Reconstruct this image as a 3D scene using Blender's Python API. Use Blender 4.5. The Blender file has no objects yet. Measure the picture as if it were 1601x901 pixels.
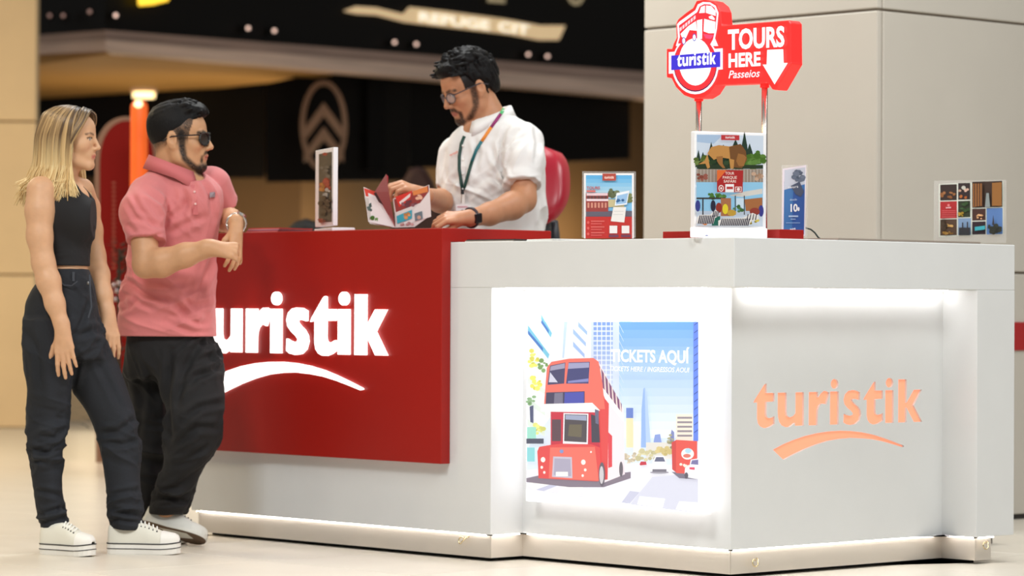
import bpy, bmesh, math, random
import numpy as np
from mathutils import Vector, Matrix

random.seed(7)
SC = bpy.context.scene
COL = SC.collection
PI = math.pi

# ------------------------------------------------------------------ camera
FPX = 4915.0                      # focal length in pixels of the 1601 x 901 frame
CX, CY = 800.5, 450.5
CAM = Vector((0.0, 0.0, 0.90))
_pitch = math.atan(30.5 / FPX)
_roll = math.radians(0.285)
_f0 = Vector((0, math.cos(_pitch), math.sin(_pitch)))
_u0 = Vector((0, -math.sin(_pitch), math.cos(_pitch)))
_r0 = Vector((1, 0, 0))
CR = _r0 * math.cos(_roll) + _u0 * math.sin(_roll)
CU = _u0 * math.cos(_roll) - _r0 * math.sin(_roll)
CF = _f0
cam_data = bpy.data.cameras.new('camera')
cam = bpy.data.objects.new('camera', cam_data)
COL.objects.link(cam)
cam_data.sensor_fit = 'HORIZONTAL'
cam_data.sensor_width = 36.0
cam_data.lens = FPX / 1601.0 * 36.0
cam_data.clip_end = 200
cam.matrix_world = Matrix(((CR.x, CU.x, -CF.x, CAM.x), (CR.y, CU.y, -CF.y, CAM.y), (CR.z, CU.z, -CF.z, CAM.z), (0, 0, 0, 1)))
cam_data.dof.use_dof = True
cam_data.dof.focus_distance = 10.55
cam_data.dof.aperture_fstop = 2.8
cam_data.dof.aperture_blades = 9
SC.camera = cam

# ------------------------------------------------------------------ world, lights, exposure
world = bpy.data.worlds.new('world')
SC.world = world
world.use_nodes = True
bg = world.node_tree.nodes['Background']
bg.inputs['Color'].default_value = (0.98, 1.0, 1.0, 1)
bg.inputs['Strength'].default_value = 0.20
SC.view_settings.view_transform = 'Standard'
SC.view_settings.look = 'None'
SC.view_settings.gamma = 1.0
SC.view_settings.use_curve_mapping = False
SC.view_settings.exposure = 0.28

def ceiling_lamp(x, y, z, size, watts, col):
    ld = bpy.data.lights.new('ceiling_lamp', 'AREA')
    ld.shape = 'SQUARE'; ld.size = size; ld.energy = watts; ld.color = col
    lo = bpy.data.objects.new('ceiling_lamp', ld); COL.objects.link(lo)
    lo.location = (x, y, z)
    return lo
WARM = (1.0, 0.80, 0.50)
NEUT = (0.985, 1.0, 0.985)
for (lx, ly, lw, lc) in ((-2.4, 7.2, 190, NEUT), (1.2, 6.2, 130, NEUT), (4.4, 8.0, 110, NEUT), (-4.8, 11.5, 80, WARM), (2.4, 10.8, 70, NEUT), (-0.8, 13.6, 110, NEUT), (-5.6, 18.0, 260, WARM)):  # overhead lamps out of view; one beside the column added to brighten it
    ceiling_lamp(lx, ly, 4.6, 1.5, lw, lc)

# ------------------------------------------------------------------ pixel -> place
def ray(px, py):
    return (CF * FPX + CR * (px - CX) - CU * (py - CY)) / FPX
def P(px, py, depth):
    return CAM + ray(px, py) * depth
def hit(px, py, o, n):
    d = ray(px, py)
    return CAM + d * ((o - CAM).dot(n) / d.dot(n))
def ground(px, py, z=0.0):
    return hit(px, py, Vector((0, 0, z)), Vector((0, 0, 1)))
def proj(w):
    d = Vector(w) - CAM
    k = d.dot(CF)
    return (CX + FPX * d.dot(CR) / k, CY - FPX * d.dot(CU) / k, k)

# ------------------------------------------------------------------ materials
def lin(c):
    out = []
    for v in c[:3]:
        v = v / 255.0
        out.append(v / 12.92 if v <= 0.04045 else ((v + 0.055) / 1.055) ** 2.4)
    return tuple(out)
MATS = {}
def mat(name, rgb=(200, 200, 200), rough=0.5, metal=0.0, emit=None, estr=0.0, attr=False, noise=0.0, nscale=30.0,
        bump=0.0, bscale=200.0, stretch=(1, 1, 1), alpha=1.0, trans=0.0, coat=0.0, spec=0.5, sss=0.0, eattr=0.0, sheen=0.0):
    if name in MATS:
        return MATS[name]
    m = bpy.data.materials.new(name); m.use_nodes = True
    nt = m.node_tree; N = nt.nodes; L = nt.links
    b = N['Principled BSDF']
    c = lin(rgb) + (1.0,)
    b.inputs['Base Color'].default_value = c
    b.inputs['Roughness'].default_value = rough
    b.inputs['Metallic'].default_value = metal
    b.inputs['Specular IOR Level'].default_value = spec
    b.inputs['Coat Weight'].default_value = coat
    b.inputs['Transmission Weight'].default_value = trans
    b.inputs['Alpha'].default_value = alpha
    if sss:
        b.inputs['Subsurface Weight'].default_value = sss
        b.inputs['Subsurface Radius'].default_value = (0.02, 0.008, 0.004)
        b.inputs['Subsurface Scale'].default_value = 0.4
    if sheen:
        b.inputs['Sheen Weight'].default_value = sheen
    src = None
    if attr:
        a = N.new('ShaderNodeAttribute'); a.attribute_name = 'Col'; src = a.outputs['Color']
    tc = None
    if noise or bump:
        tc = N.new('ShaderNodeTexCoord'); mp = N.new('ShaderNodeMapping'); mp.inputs['Scale'].default_value = stretch
        L.new(tc.outputs['Object'], mp.inputs['Vector'])
    if noise:
        nz = N.new('ShaderNodeTexNoise'); nz.inputs['Scale'].default_value = nscale; nz.inputs['Detail'].default_value = 5
        L.new(mp.outputs['Vector'], nz.inputs['Vector'])
        mr = N.new('ShaderNodeMapRange'); mr.inputs['To Min'].default_value = 1 - noise; mr.inputs['To Max'].default_value = 1 + noise
        mr.inputs['From Min'].default_value = 0.25; mr.inputs['From Max'].default_value = 0.75
        L.new(nz.outputs['Fac'], mr.inputs['Value'])
        mx = N.new('ShaderNodeVectorMath'); mx.operation = 'SCALE'
        if src is not None: L.new(src, mx.inputs[0])
        else: mx.inputs[0].default_value = c[:3]
        L.new(mr.outputs['Result'], mx.inputs['Scale']); src = mx.outputs['Vector']
    if src is not None:
        if eattr:
            dm = N.new('ShaderNodeVectorMath'); dm.operation = 'SCALE'; dm.inputs['Scale'].default_value = 0.35
            L.new(src, dm.inputs[0]); L.new(dm.outputs['Vector'], b.inputs['Base Color'])
        else: L.new(src, b.inputs['Base Color'])
    if bump:
        nb = N.new('ShaderNodeTexNoise'); nb.inputs['Scale'].default_value = bscale; nb.inputs['Detail'].default_value = 3
        L.new(mp.outputs['Vector'], nb.inputs['Vector'])
        bp = N.new('ShaderNodeBump'); bp.inputs['Strength'].default_value = bump; bp.inputs['Distance'].default_value = 0.002
        L.new(nb.outputs['Fac'], bp.inputs['Height']); L.new(bp.outputs['Normal'], b.inputs['Normal'])
    if emit is not None:
        b.inputs['Emission Color'].default_value = lin(emit) + (1.0,); b.inputs['Emission Strength'].default_value = estr
    if eattr:
        if src is not None: L.new(src, b.inputs['Emission Color'])
        b.inputs['Emission Strength'].default_value = eattr
    MATS[name] = m
    return m

# ------------------------------------------------------------------ objects
def tag(o, label=None, cat=None, group=None, kind=None):
    if label: o['label'] = label
    if cat: o['category'] = cat
    if group: o['group'] = group
    if kind: o['kind'] = kind
    return o
def empty(name, loc, label=None, cat=None, group=None, kind=None):
    o = bpy.data.objects.new(name, None); COL.objects.link(o); o.location = loc
    o.empty_display_size = 0.1
    return tag(o, label, cat, group, kind)
def adopt(o, parent):
    if parent is not None:
        o.parent = parent
        o.matrix_parent_inverse = Matrix.Identity(4)
WORLD_LOC = {}
def world_loc(o):
    l = Vector((0, 0, 0))
    while o is not None:
        l += o.location; o = o.parent
    return l
def obj(name, verts, faces, m, parent=None, smooth=False, cols=None):
    """one mesh object; verts in world metres; its origin goes to the parent's (translation only)"""
    off = world_loc(parent) if parent is not None else Vector((0, 0, 0))
    if parent is None:
        v0 = np.array([tuple(v) for v in verts], dtype=float)
        mn, mx = v0.min(0), v0.max(0)
        loc = Vector(((mn[0] + mx[0]) / 2, (mn[1] + mx[1]) / 2, mn[2]))
    else:
        loc = Vector((0, 0, 0))
    sh = off + loc
    me = bpy.data.meshes.new(name)
    me.from_pydata([(v[0] - sh.x, v[1] - sh.y, v[2] - sh.z) for v in verts], [], faces)
    me.materials.append(m)
    if cols is not None:
        ca = me.color_attributes.new('Col', 'FLOAT_COLOR', 'CORNER')
        arr = np.ones((len(me.loops), 4), dtype=np.float32)
        k = 0
        for p, c in zip(me.polygons, cols):
            n = p.loop_total
            arr[k:k + n, :3] = c; k += n
        ca.data.foreach_set('color', arr.ravel())
    if smooth:
        me.polygons.foreach_set('use_smooth', [True] * len(me.polygons))
    me.update()
    o = bpy.data.objects.new(name, me); COL.objects.link(o)
    o.location = loc
    adopt(o, parent)
    return o

class MB:
    """collects shapes for one mesh object"""
    def __init__(s): s.v = []; s.f = []
    def add(s, vs, fs):
        k = len(s.v); s.v += [Vector(v) for v in vs]; s.f += [tuple(i + k for i in f) for f in fs]; return s
    def box(s, o, ex, ey, ez):
        """corner o and three edge vectors"""
        o, ex, ey, ez = map(Vector, (o, ex, ey, ez))
        vs = [o, o + ex, o + ex + ey, o + ey, o + ez, o + ex + ez, o + ex + ey + ez, o + ey + ez]
        fs = [(0, 3, 2, 1), (4, 5, 6, 7), (0, 1, 5, 4), (1, 2, 6, 5), (2, 3, 7, 6), (3, 0, 4, 7)]
        if ex.cross(ey).dot(ez) < 0: fs = [tuple(reversed(f)) for f in fs]
        return s.add(vs, fs)
    def prism(s, pts, off):
        """closed outline of world points pushed by off"""
        pts = [Vector(p) for p in pts]; off = Vector(off); n = len(pts)
        nrm = Vector((0, 0, 0))
        for i in range(n): nrm += pts[i].cross(pts[(i + 1) % n])
        if nrm.dot(off) > 0: pts = pts[::-1]
        vs = pts + [p + off for p in pts]
        fs = [tuple(range(n)), tuple(range(2 * n - 1, n - 1, -1))]
        fs += [((i + 1) % n, i, i + n, (i + 1) % n + n) for i in range(n)]
        return s.add(vs, fs)
    def tube(s, path, rad, n=8, cap=True, flat=None):
        path = [Vector(p) for p in path]
        if not hasattr(rad, '__len__'): rad = [rad] * len(path)
        rings = []; prev = None
        for i, p in enumerate(path):
            t = (path[min(i + 1, len(path) - 1)] - path[max(i - 1, 0)])
            if t.length < 1e-9: t = Vector((0, 0, 1))
            t.normalize()
            if prev is None:
                a = Vector((0, 0, 1)) if abs(t.z) < 0.9 else Vector((1, 0, 0))
                x = t.cross(a).normalized()
            else:
                x = (prev - t * prev.dot(t))
                x = x.normalized() if x.length > 1e-6 else t.orthogonal().normalized()
            prev = x; y = t.cross(x)
            fy = 1.0 if flat is None else flat
            rings.append([p + x * math.cos(2 * PI * k / n) * rad[i] + y * math.sin(2 * PI * k / n) * rad[i] * fy for k in range(n)])
        vs = [v for r in rings for v in r]; fs = []
        for i in range(len(rings) - 1):
            for k in range(n):
                a, b = i * n + k, i * n + (k + 1) % n
                fs.append((a, b, b + n, a + n))
        if cap:
            fs.append(tuple(range(n - 1, -1, -1))); m = (len(rings) - 1) * n; fs.append(tuple(m + k for k in range(n)))
        return s.add(vs, fs)
    def ball(s, c, r, n=10, rx=None):
        c = Vector(c); R = rx or (r, r, r); vs = []; fs = []
        for i in range(n + 1):
            th = PI * i / n
            for k in range(2 * n):
                ph = PI * k / n
                vs.append(c + Vector((R[0] * math.sin(th) * math.cos(ph), R[1] * math.sin(th) * math.sin(ph), R[2] * math.cos(th))))
        for i in range(n):
            for k in range(2 * n):
                a, b = i * 2 * n + k, i * 2 * n + (k + 1) % (2 * n)
                fs.append((a, a + 2 * n, b + 2 * n, b))
        return s.add(vs, fs)
    def build(s, name, m, parent=None, smooth=False, bevel=0.0, seg=2):
        o = obj(name, s.v, s.f, m, parent, smooth)
        if bevel:
            bv = o.modifiers.new('bevel', 'BEVEL'); bv.width = bevel; bv.segments = seg; bv.limit_method = 'ANGLE'
            bv.angle_limit = math.radians(40)
        return o

# ------------------------------------------------------------------ flat print: coloured outlines laid on a real plane
class Plane:
    def __init__(s, o, n): s.o = Vector(o); s.n = Vector(n).normalized()      # n looks out of the print
    def at(s, px, py, off=0.0): return hit(px, py, s.o + s.n * off, s.n)
_TXT = {}
def text_mesh(txt, bold=0.0, shear=0.0):
    key = (txt, bold, shear)
    if key not in _TXT:
        cu = bpy.data.curves.new('lettering', 'FONT'); cu.body = txt; cu.offset = bold; cu.shear = shear; cu.fill_mode = 'FRONT'
        cu.resolution_u = 3
        ob = bpy.data.objects.new('lettering', cu); COL.objects.link(ob)
        dg = bpy.context.evaluated_depsgraph_get()
        me = bpy.data.meshes.new_from_object(ob.evaluated_get(dg))
        vs = [tuple(v.co) for v in me.vertices]; fs = [tuple(p.vertices) for p in me.polygons]
        bpy.data.objects.remove(ob); bpy.data.curves.remove(cu); bpy.data.meshes.remove(me)
        fs = [f for f in fs if all(-.5 < vs[q][1] < 1.15 for q in f)]; used = sorted({q for f in fs for q in f}); mp = {q: i for i, q in enumerate(used)}
        vs = [vs[q] for q in used]; fs = [tuple(mp[q] for q in f) for f in fs]
        x0 = min(v[0] for v in vs); x1 = max(v[0] for v in vs)
        y0 = min(v[1] for v in vs); y1 = max(v[1] for v in vs)
        _TXT[key] = ([((v[0] - x0) / (x1 - x0), v[1]) for v in vs], fs, y0, y1)
    return _TXT[key]
class Print:
    STEP = 0.00012
    def __init__(s, plane, wash=0.0): s.wash = wash; s.pl = plane; s.v = []; s.f = []; s.c = []; s.k = 0
    def raw(s, vs, fs, col):
        b = len(s.v); s.v += vs; col = tuple(c + (255 - c) * s.wash for c in col)
        for f in fs: s.f.append(tuple(i + b for i in f)); s.c.append(lin(col))
    def poly(s, col, pts):
        vs = [s.pl.at(x, y, s.k * s.STEP) for x, y in pts]; s.k += 1
        nrm = Vector((0, 0, 0))
        for i in range(len(vs)): nrm += (vs[i] - vs[0]).cross(vs[(i + 1) % len(vs)] - vs[0])
        if nrm.dot(s.pl.n) < 0: vs = vs[::-1]
        s.raw(vs, [tuple(range(len(vs)))], col); return s
    def rect(s, col, x0, y0, x1, y1): return s.poly(col, [(x0, y0), (x1, y0), (x1, y1), (x0, y1)])
    def ell(s, col, cx, cy, rx, ry, n=18):
        return s.poly(col, [(cx + rx * math.cos(2 * PI * i / n), cy + ry * math.sin(2 * PI * i / n)) for i in range(n)])
    def blobs(s, col, cx, cy, rx, ry, n, r, seed=1, var=25):
        rg = random.Random(seed)
        for _ in range(n):
            a = rg.uniform(0, 2 * PI); q = rg.uniform(0, 1) ** .5; d = rg.uniform(-var, var)
            c = tuple(max(0, min(255, v + d)) for v in col); rr = r * rg.uniform(.6, 1.3)
            s.ell(c, cx + rx * q * math.cos(a), cy + ry * q * math.sin(a), rr, rr * rg.uniform(.6, 1), 7)
        return s
    def text(s, col, txt, x0, y0, x1, y1, cap, bold=0.0, shear=0.0):
        """baseline from (x0,y0) to (x1,y1) in photo pixels, capital height cap pixels"""
        pts, fs, lo, hi = text_mesh(txt, bold, shear)
        a, b = s.pl.at(x0, y0, s.k * s.STEP), s.pl.at(x1, y1, s.k * s.STEP); up = s.pl.at(x0, y0 - cap, s.k * s.STEP) - a
        s.k += 1
        ch = 0.73
        s.raw([a + (b - a) * u + up * (v / ch) for u, v in pts], fs, col); return s
    def build(s, name, m, parent=None):
        return obj(name, s.v, s.f, m, parent, cols=s.c)
# ------------------------------------------------------------------ counter frame (plan): u runs along the left face, v along the right face
_s = math.sqrt(0.681 ** 2 + 0.733 ** 2)
U = Vector((-0.681 / _s, 0.733 / _s, 0)); V = Vector((0.733 / _s, 0.681 / _s, 0)); Z = Vector((0, 0, 1))
CORNER = Vector((0.7238, 10.237, 0))
def K(u, v, z=0.0): return CORNER + U * u + V * v + Z * z
def u_at(px, v=0.0, py=600): return (hit(px, py, K(0, v), V) - CORNER).dot(U)
def v_at(px, u=0.0, py=600): return (hit(px, py, K(u, 0), U) - CORNER).dot(V)
def z_on_left(px, py, v=0.0): return hit(px, py, K(0, v), V).z
def z_on_right(px, py, u=0.0): return hit(px, py, K(u, 0), U).z

# ------------------------------------------------------------------ floor
M_tile = mat('cream_polished_tile', (214, 206, 192), 0.34, noise=0.05, nscale=3.0, spec=0.45)
M_grout = mat('beige_grout', (190, 180, 164), 0.6, noise=0.05, nscale=5)
floor = MB().box((-16, -2, -0.24), (32, 0, 0), (0, 44, 0), (0, 0, 0.236)).build('floor', M_grout)
tag(floor, kind='structure')
TS = 0.78
o_t = ground(413, 877)
_tv = None
tile_spots = []
for i in range(-26, 27):
    for j in range(-26, 27):
        c = o_t + U * (i + .5) * TS + V * (j + .5) * TS
        if c.y < 8.3 or c.y > 27.5: continue
        px, py, dpt = proj(c)
        mrg = 0.75 * FPX / dpt
        if px < -mrg or px > 1601 + mrg: continue
        tile_spots.append((c, dpt))
tile_spots.sort(key=lambda t: t[1])
tile_mesh = None
fl = world_loc(floor)
for c, dpt in tile_spots[:300]:
    if tile_mesh is None:
        g = 0.0022; h = TS / 2 - g; b = 0.0012
        vs = []
        for (hh, z) in ((h, -0.0045), (h, -b), (h - b, 0.0)):
            for sx, sy in ((-1, -1), (1, -1), (1, 1), (-1, 1)):
                vs.append(tuple(U * sx * hh + V * sy * hh + Z * z))
        fs = [(0, 3, 2, 1)] + [(4 * r + k, 4 * r + (k + 1) % 4, 4 * r + 4 + (k + 1) % 4, 4 * r + 4 + k) for r in (0, 1) for k in range(4)] + [(8, 9, 10, 11)]
        fs = [tuple(reversed(f)) for f in fs]
        tile_mesh = bpy.data.meshes.new('floor_tile'); tile_mesh.from_pydata(vs, [], fs); tile_mesh.materials.append(M_tile)
        bmx = bmesh.new(); bmx.from_mesh(tile_mesh); bmesh.ops.recalc_face_normals(bmx, faces=bmx.faces); bmx.to_mesh(tile_mesh); bmx.free()
    o = bpy.data.objects.new('floor_tile', tile_mesh); COL.objects.link(o); o.parent = floor
    o.location = c - fl

# ------------------------------------------------------------------ stone pillar on the left, far back
M_stone = mat('cream_stone_panel', (234, 206, 164), 0.55, noise=0.05, nscale=2.5)
pil_d = 23.0
pl, pr = P(-700, 600, pil_d), P(54, 600, pil_d)
wl = tag(empty('wall_left', (pr.x - .5, pil_d, 0)), kind='structure')
def zpx(px, py, d): return P(px, py, d).z
joints = [0.0, zpx(50, 430, pil_d), zpx(50, 190, pil_d), zpx(50, -60, pil_d), 4.6]
MB().box((pl.x + .01, pil_d + .03, 0), (pr.x - pl.x - .02, 0, 0), (0, .10, 0), (0, 0, 4.6)).build('core', mat('joint_core_stone', (150, 120, 84), 0.8), wl)  # darker stone core that shows in the panel joints
for a, b in zip(joints[:-1], joints[1:]):
    MB().box((pl.x, pil_d, a + .006), (pr.x - pl.x, 0, 0), (0, .14, 0), (0, 0, b - a - .012)).build('stone_panel', M_stone, wl, bevel=.006)

# ------------------------------------------------------------------ big column behind the counter on the right
M_colm = mat('beige_column_panel', (206, 199, 187), 0.5, noise=0.03, nscale=2.0)
kc = Vector((P(1371, 450, 12.9).x, P(1371, 450, 12.9).y, 0))
cw = 1.35
col_o = tag(empty('wall_right', kc), kind='structure')
zj = [0.015, hit(1595, 427, kc, U).z, P(1371, 14, 12.9).z, 4.6]
MB().box(kc + U * .012 + V * .012, U * (cw - .024), V * 2.4, Z * 4.6).build('core', mat('column_joint', (120, 108, 94), 0.8), col_o)
for a, b in zip(zj[:-1], zj[1:]):
    for f in ('l', 'r'):
        if f == 'l': MB().box(kc + U * .004 + Z * (a + .005), U * (cw - .004), V * .03, Z * (b - a - .010)).build('column_panel', M_colm, col_o, bevel=.005)
        else: MB().box(kc + V * .034 + Z * (a + .005), U * .03, V * 2.4, Z * (b - a - .010)).build('column_panel', M_colm, col_o, bevel=.005)
MB().box(kc - U * .004 - V * .004, U * (cw + .008), V * 2.44, Z * .016).build('base_strip', mat('dark_base', (40, 34, 30), .6), col_o)
z0r, z1r = hit(1595, 548, kc, U).z, hit(1595, 504, kc, U).z
MB().box(kc - U * .006 + V * .3 + Z * z0r, U * .01, V * 2.0, Z * (z1r - z0r)).build('red_stripe', mat('stripe_red', (176, 36, 36), .45), col_o)

# ------------------------------------------------------------------ shop behind: front line from photo column 165 (24.5 m) to 1000 (30 m)
def shopD(px): return 1.0 / (1 / 24.5 + (px - 165) * (1 / 30.0 - 1 / 24.5) / 835.0)
def S(px, py, dd=0.0): return P(px, py, shopD(px) + dd)
shop = empty('storefront', S(600, 600), 'dark shop front with black fascia and pale light band in the far background', 'storefront')
BACK = Vector((0, 1, 0))
def slab(name, pts, dd, thick, m, parent=shop, bevel=0):
    return MB().prism([S(x, y, dd) for x, y in pts], BACK * thick).build(name, m, parent, bevel=bevel)
M_black = mat('black_gloss_fascia', (17, 14, 11), 0.5, spec=0.15)
M_black2 = mat('black_panel', (13, 10, 8), 0.55, spec=0.12)
M_band1 = mat('pinkish_grey_metal', (180, 152, 138), 0.5, noise=.3, nscale=2.5, stretch=(.3, .3, 6))
M_band2 = mat('pale_grey_metal', (236, 206, 188), 0.5, noise=.25, nscale=2.5, stretch=(.3, .3, 6))
M_tan = mat('tan_soffit', (196, 150, 84), 0.7)
M_brown = mat('brown_wall', (112, 84, 50), 0.7, noise=.06, nscale=1.5)
slab('fascia', [(165, -160), (1420, -90), (1420, 145), (165, 48)], 0.0, .12, M_black)
slab('upper_rail', [(165, 47), (1420, 144.5), (1420, 162), (165, 62)], -.10, .25, M_band1)
slab('lower_rail', [(165, 62), (1420, 163), (1420, 190), (165, 80)], -.18, .35, M_band2)
# the short side of the shop turning away to the left
ret = [(165, 24.5), (-90, 27.5)]
def R_(px, py): return P(px, py, 24.5 + (165 - px) / 255.0 * 3.0)
MB().prism([R_(165, -160), R_(-90, -140), R_(-90, 66), R_(165, 48)], BACK * .12).build('side_fascia', M_black2, shop)
MB().prism([R_(165, 47), R_(-90, 65), R_(-90, 78), R_(165, 62)], BACK * .2 - Vector((0, .1, 0))).build('side_upper_rail', M_band1, shop)
MB().prism([R_(165, 62), R_(-90, 78), R_(-90, 92), R_(165, 80)], BACK * .2 - Vector((0, .18, 0))).build('side_lower_rail', M_band2, shop)
zs = S(165, 82).z
def atz(px, py): return hit(px, py, Vector((0, 0, zs)), Z)
sof = [S(165, 82, .2), S(520, 112, .2), atz(490, 122), atz(250, 148), atz(55, 167), atz(-90, 178), R_(-90, 90)]
sof = [Vector((p.x, p.y, zs)) for p in sof]
MB().prism(sof, Z * .08).build('ceiling_soffit', M_tan, shop)
# back wall of the shop, standing behind the soffit's far edge
def wall_line(px):
    pts = [(-90, 30.9), (55, 30.2), (250, 29.0), (470, 28.0), (1120, 33.2)]
    for (a, da), (b, db) in zip(pts[:-1], pts[1:]):
        if px <= b: return 1 / (1 / da + (1 / db - 1 / da) * (px - a) / (b - a))
    return pts[-1][1]
def Wl(px, z, dd=0.0):
    p = P(px, 450, wall_line(px) + dd); return Vector((p.x, p.y, z))
for a, b in ((-90, 55), (55, 250), (250, 470), (470, 1120)):
    MB().prism([Wl(a, 0), Wl(b, 0), Wl(b, zs + 1.2), Wl(a, zs + 1.2)], BACK * .1).build('back_wall', M_brown, shop)
def wpan(name, x0, x1, y0, y1, dd, m, thick=.05, par=shop):
    za0, za1 = P(x0, y0, wall_line(x0) + dd).z, P(x0, y1, wall_line(x0) + dd).z
    zb0, zb1 = P(x1, y0, wall_line(x1) + dd).z, P(x1, y1, wall_line(x1) + dd).z
    return MB().prism([Wl(x0, za1, dd), Wl(x1, zb1, dd), Wl(x1, zb0, dd), Wl(x0, za0, dd)], BACK * thick).build(name, m, par)
wpan('dark_panel', -80, 55, 120, 276, -.14, M_black2)
wpan('dark_panel', 55, 250, 110, 277, -.14, M_black2)
wpan('dark_panel', 250, 412, 100, 278, -.14, M_black2)
MB().prism([P(416, 131, 26.9), P(470, 119, 27.05), P(640, 100, 27.5), P(640, 282, 27.5), P(416, 285, 26.9)], BACK * .05).build('emblem_panel', M_black, shop)
slab('dark_panel', [(575, 100), (985, 135), (985, 249), (575, 266)], .3, .05, M_black2)
# emblem: an upright oval ring with two chevrons
M_emb = mat('dim_bronze_emblem', (150, 118, 96), 0.5)
def E(px, py): return P(px, py, 26.8)
ring = MB(); n = 40; ex, ey, erx, ery = 506, 197, 37, 72
ov = []
for rr in (1.0, 0.83):
    ov.append([E(ex + (erx * (1 if rr == 1 else .80)) * math.cos(2 * PI * i / n), ey + ery * (1 if rr == 1 else .885) * math.sin(2 * PI * i / n)) for i in range(n)])
vs = ov[0] + ov[1] + [p + BACK * .05 for p in ov[0]] + [p + BACK * .05 for p in ov[1]]
fs = []
for i in range(n):
    j = (i + 1) % n
    fs += [(i, j, n + j, n + i), (i, 2 * n + i, 2 * n + j, j), (n + i, n + j, 3 * n + j, 3 * n + i)]
emb = empty('oval_emblem', E(506, 268), 'oval bronze emblem ring with two chevrons on the black shop panel', 'emblem')
ring.add(vs, fs).build('ring', M_emb, emb)
for yy in (0, 38):
    MB().prism([E(506, 160 + yy), E(537, 202 + yy), E(537, 222 + yy - (0 if yy == 0 else 6)), E(506, 181 + yy), E(475, 222 + yy - (0 if yy == 0 else 6)), E(475, 202 + yy)], BACK * .05).build('chevron', M_emb, emb)
# spot lamps in pairs under the fascia
M_spot = mat('spot_glow', (255, 225, 205), .5, emit=(255, 214, 196), estr=1.1)
M_spotdim = mat('spot_glow_dim', (190, 160, 150), .5, emit=(190, 150, 140), estr=.35)
for i, (sx, sy, br) in enumerate(((388, 44, 1), (429, 48, 1), (617, 66, 1), (651, 69, 1), (826, 85, 1), (856, 88, 1), (181, 24, 1), (147, 23, 0), (106, 29, 0), (85, 29, 0))):
    c = S(sx, sy, -.12) if sx > 165 else R_(sx, sy) - BACK * .26
    where = ['first of the left pair above the oval emblem', 'second of the left pair above the oval emblem', 'left of the pair beside the glowing lettering',
             'right of the pair beside the glowing lettering', 'left of the pair above the clerk', 'right of the pair above the clerk', 'bright one near the fascia corner',
             'dim one left of the fascia corner', 'dim one above the blond woman', 'outermost dim one beside the stone pillar'][i]
    sl = empty('spot_lamp', c, 'round fascia spot lamp, ' + where, 'lamp', 'spot lamps on the shop fascia')
    MB().tube([c + BACK * .08, c + BACK * .01], .03, 10).build('housing', M_black2, sl)
    MB().ball(c, .016, 6).build('bulb', M_spot if br else M_spotdim, sl, smooth=True)
# glowing lettering strip
sg = empty('glowing_sign', S(700, 62), 'pale glowing slanted strip sign with lettering on the black fascia', 'sign')
M_gl = mat('sign_glow', (255, 232, 186), .5, emit=(232, 196, 148), estr=.42)
MB().prism([S(x, y, -.05) for x, y in ((537, 17), (556, 10), (588, 12), (630, 22), (640, 11), (700, 18), (790, 30), (845, 40), (884, 40), (874, 62), (842, 62), (795, 53), (632, 34), (588, 23), (556, 21))], BACK * .05).build('strip', M_gl, sg)
pn = (S(884, 40) - S(537, 17)).cross(Z); pn = -pn if pn.y > 0 else pn
for ch_, fa_, fb_ in (('REFUGE', 0, .64), ('CIT', .72, 1.0)):
    lp = Print(Plane(S(640, 20, -.06), pn)); lp.text((255, 250, 232), ch_, 656 + 172 * fa_, 33 + 21 * fa_, 656 + 172 * fb_, 33 + 21 * fb_, 15, bold=.02)
    lp.build('word', mat('letter_glow', attr=True, eattr=.8), sg)
up_l = empty('fascia_lettering', S(830, 8, -.06), 'large pale letters on the fascia cut by the top edge of the picture', 'lettering')
for ch_, xa_, ya_, xb_, yb_ in (('E', 762, 2, 790, 4), ('O', 886, 6, 914, 8)):
    lp = Print(Plane(S(640, 20, -.06), pn)); lp.text((200, 180, 140), ch_, xa_, ya_, xb_, yb_, 40, .02); lp.build('letter', mat('letter_dim', attr=True, eattr=.35), up_l)
ys = MB().prism([S(214, -30, -.1), S(264, -30, -.1), S(262, 0, -.1), (S(238, 6, -.1)), S(216, 8, -.1)], BACK * .08).build('yellow_sign', mat('yellow_glow', (255, 220, 60), .5, emit=(255, 205, 60), estr=1.2))
tag(ys, 'small glowing yellow sign on the fascia at the top left', 'sign')
wb = MB().box((-24, 38.5, 0), (48, 0, 0), (0, .2, 0), (0, 0, 7)).build('wall_back', M_brown); tag(wb, kind='structure')
# round ceiling lamp inside the shop
cl = empty('soffit_lamp', atz(225, 139), 'glowing round lamp under the tan soffit above the bearded man', 'lamp')
c = Vector((atz(225, 139).x, atz(225, 139).y, zs - .032))
MB().tube([c + Z * .03, c], .12, 20).build('housing', M_band2, cl)
MB().tube([c, c - Z * .05], .10, 20).build('glass', mat('warm_lamp', (255, 230, 180), .5, emit=(255, 222, 160), estr=2.2), cl)
for lx_, ld_, le_ in ((140, 27.6, 16), (330, 27.2, 14), (560, 27.6, 18), (800, 29.4, 26), (960, 30.6, 26)):  # unseen point lights added to brighten the soffit and brown wall
    pl_ = bpy.data.lights.new('shop_fill_light', 'POINT'); pl_.energy = le_; pl_.color = (1, .80, .52); pl_.shadow_soft_size = .12
    po_ = bpy.data.objects.new('shop_fill_light', pl_); COL.objects.link(po_); q_ = P(lx_, 450, ld_); po_.location = (q_.x, q_.y, 1.55)
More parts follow.
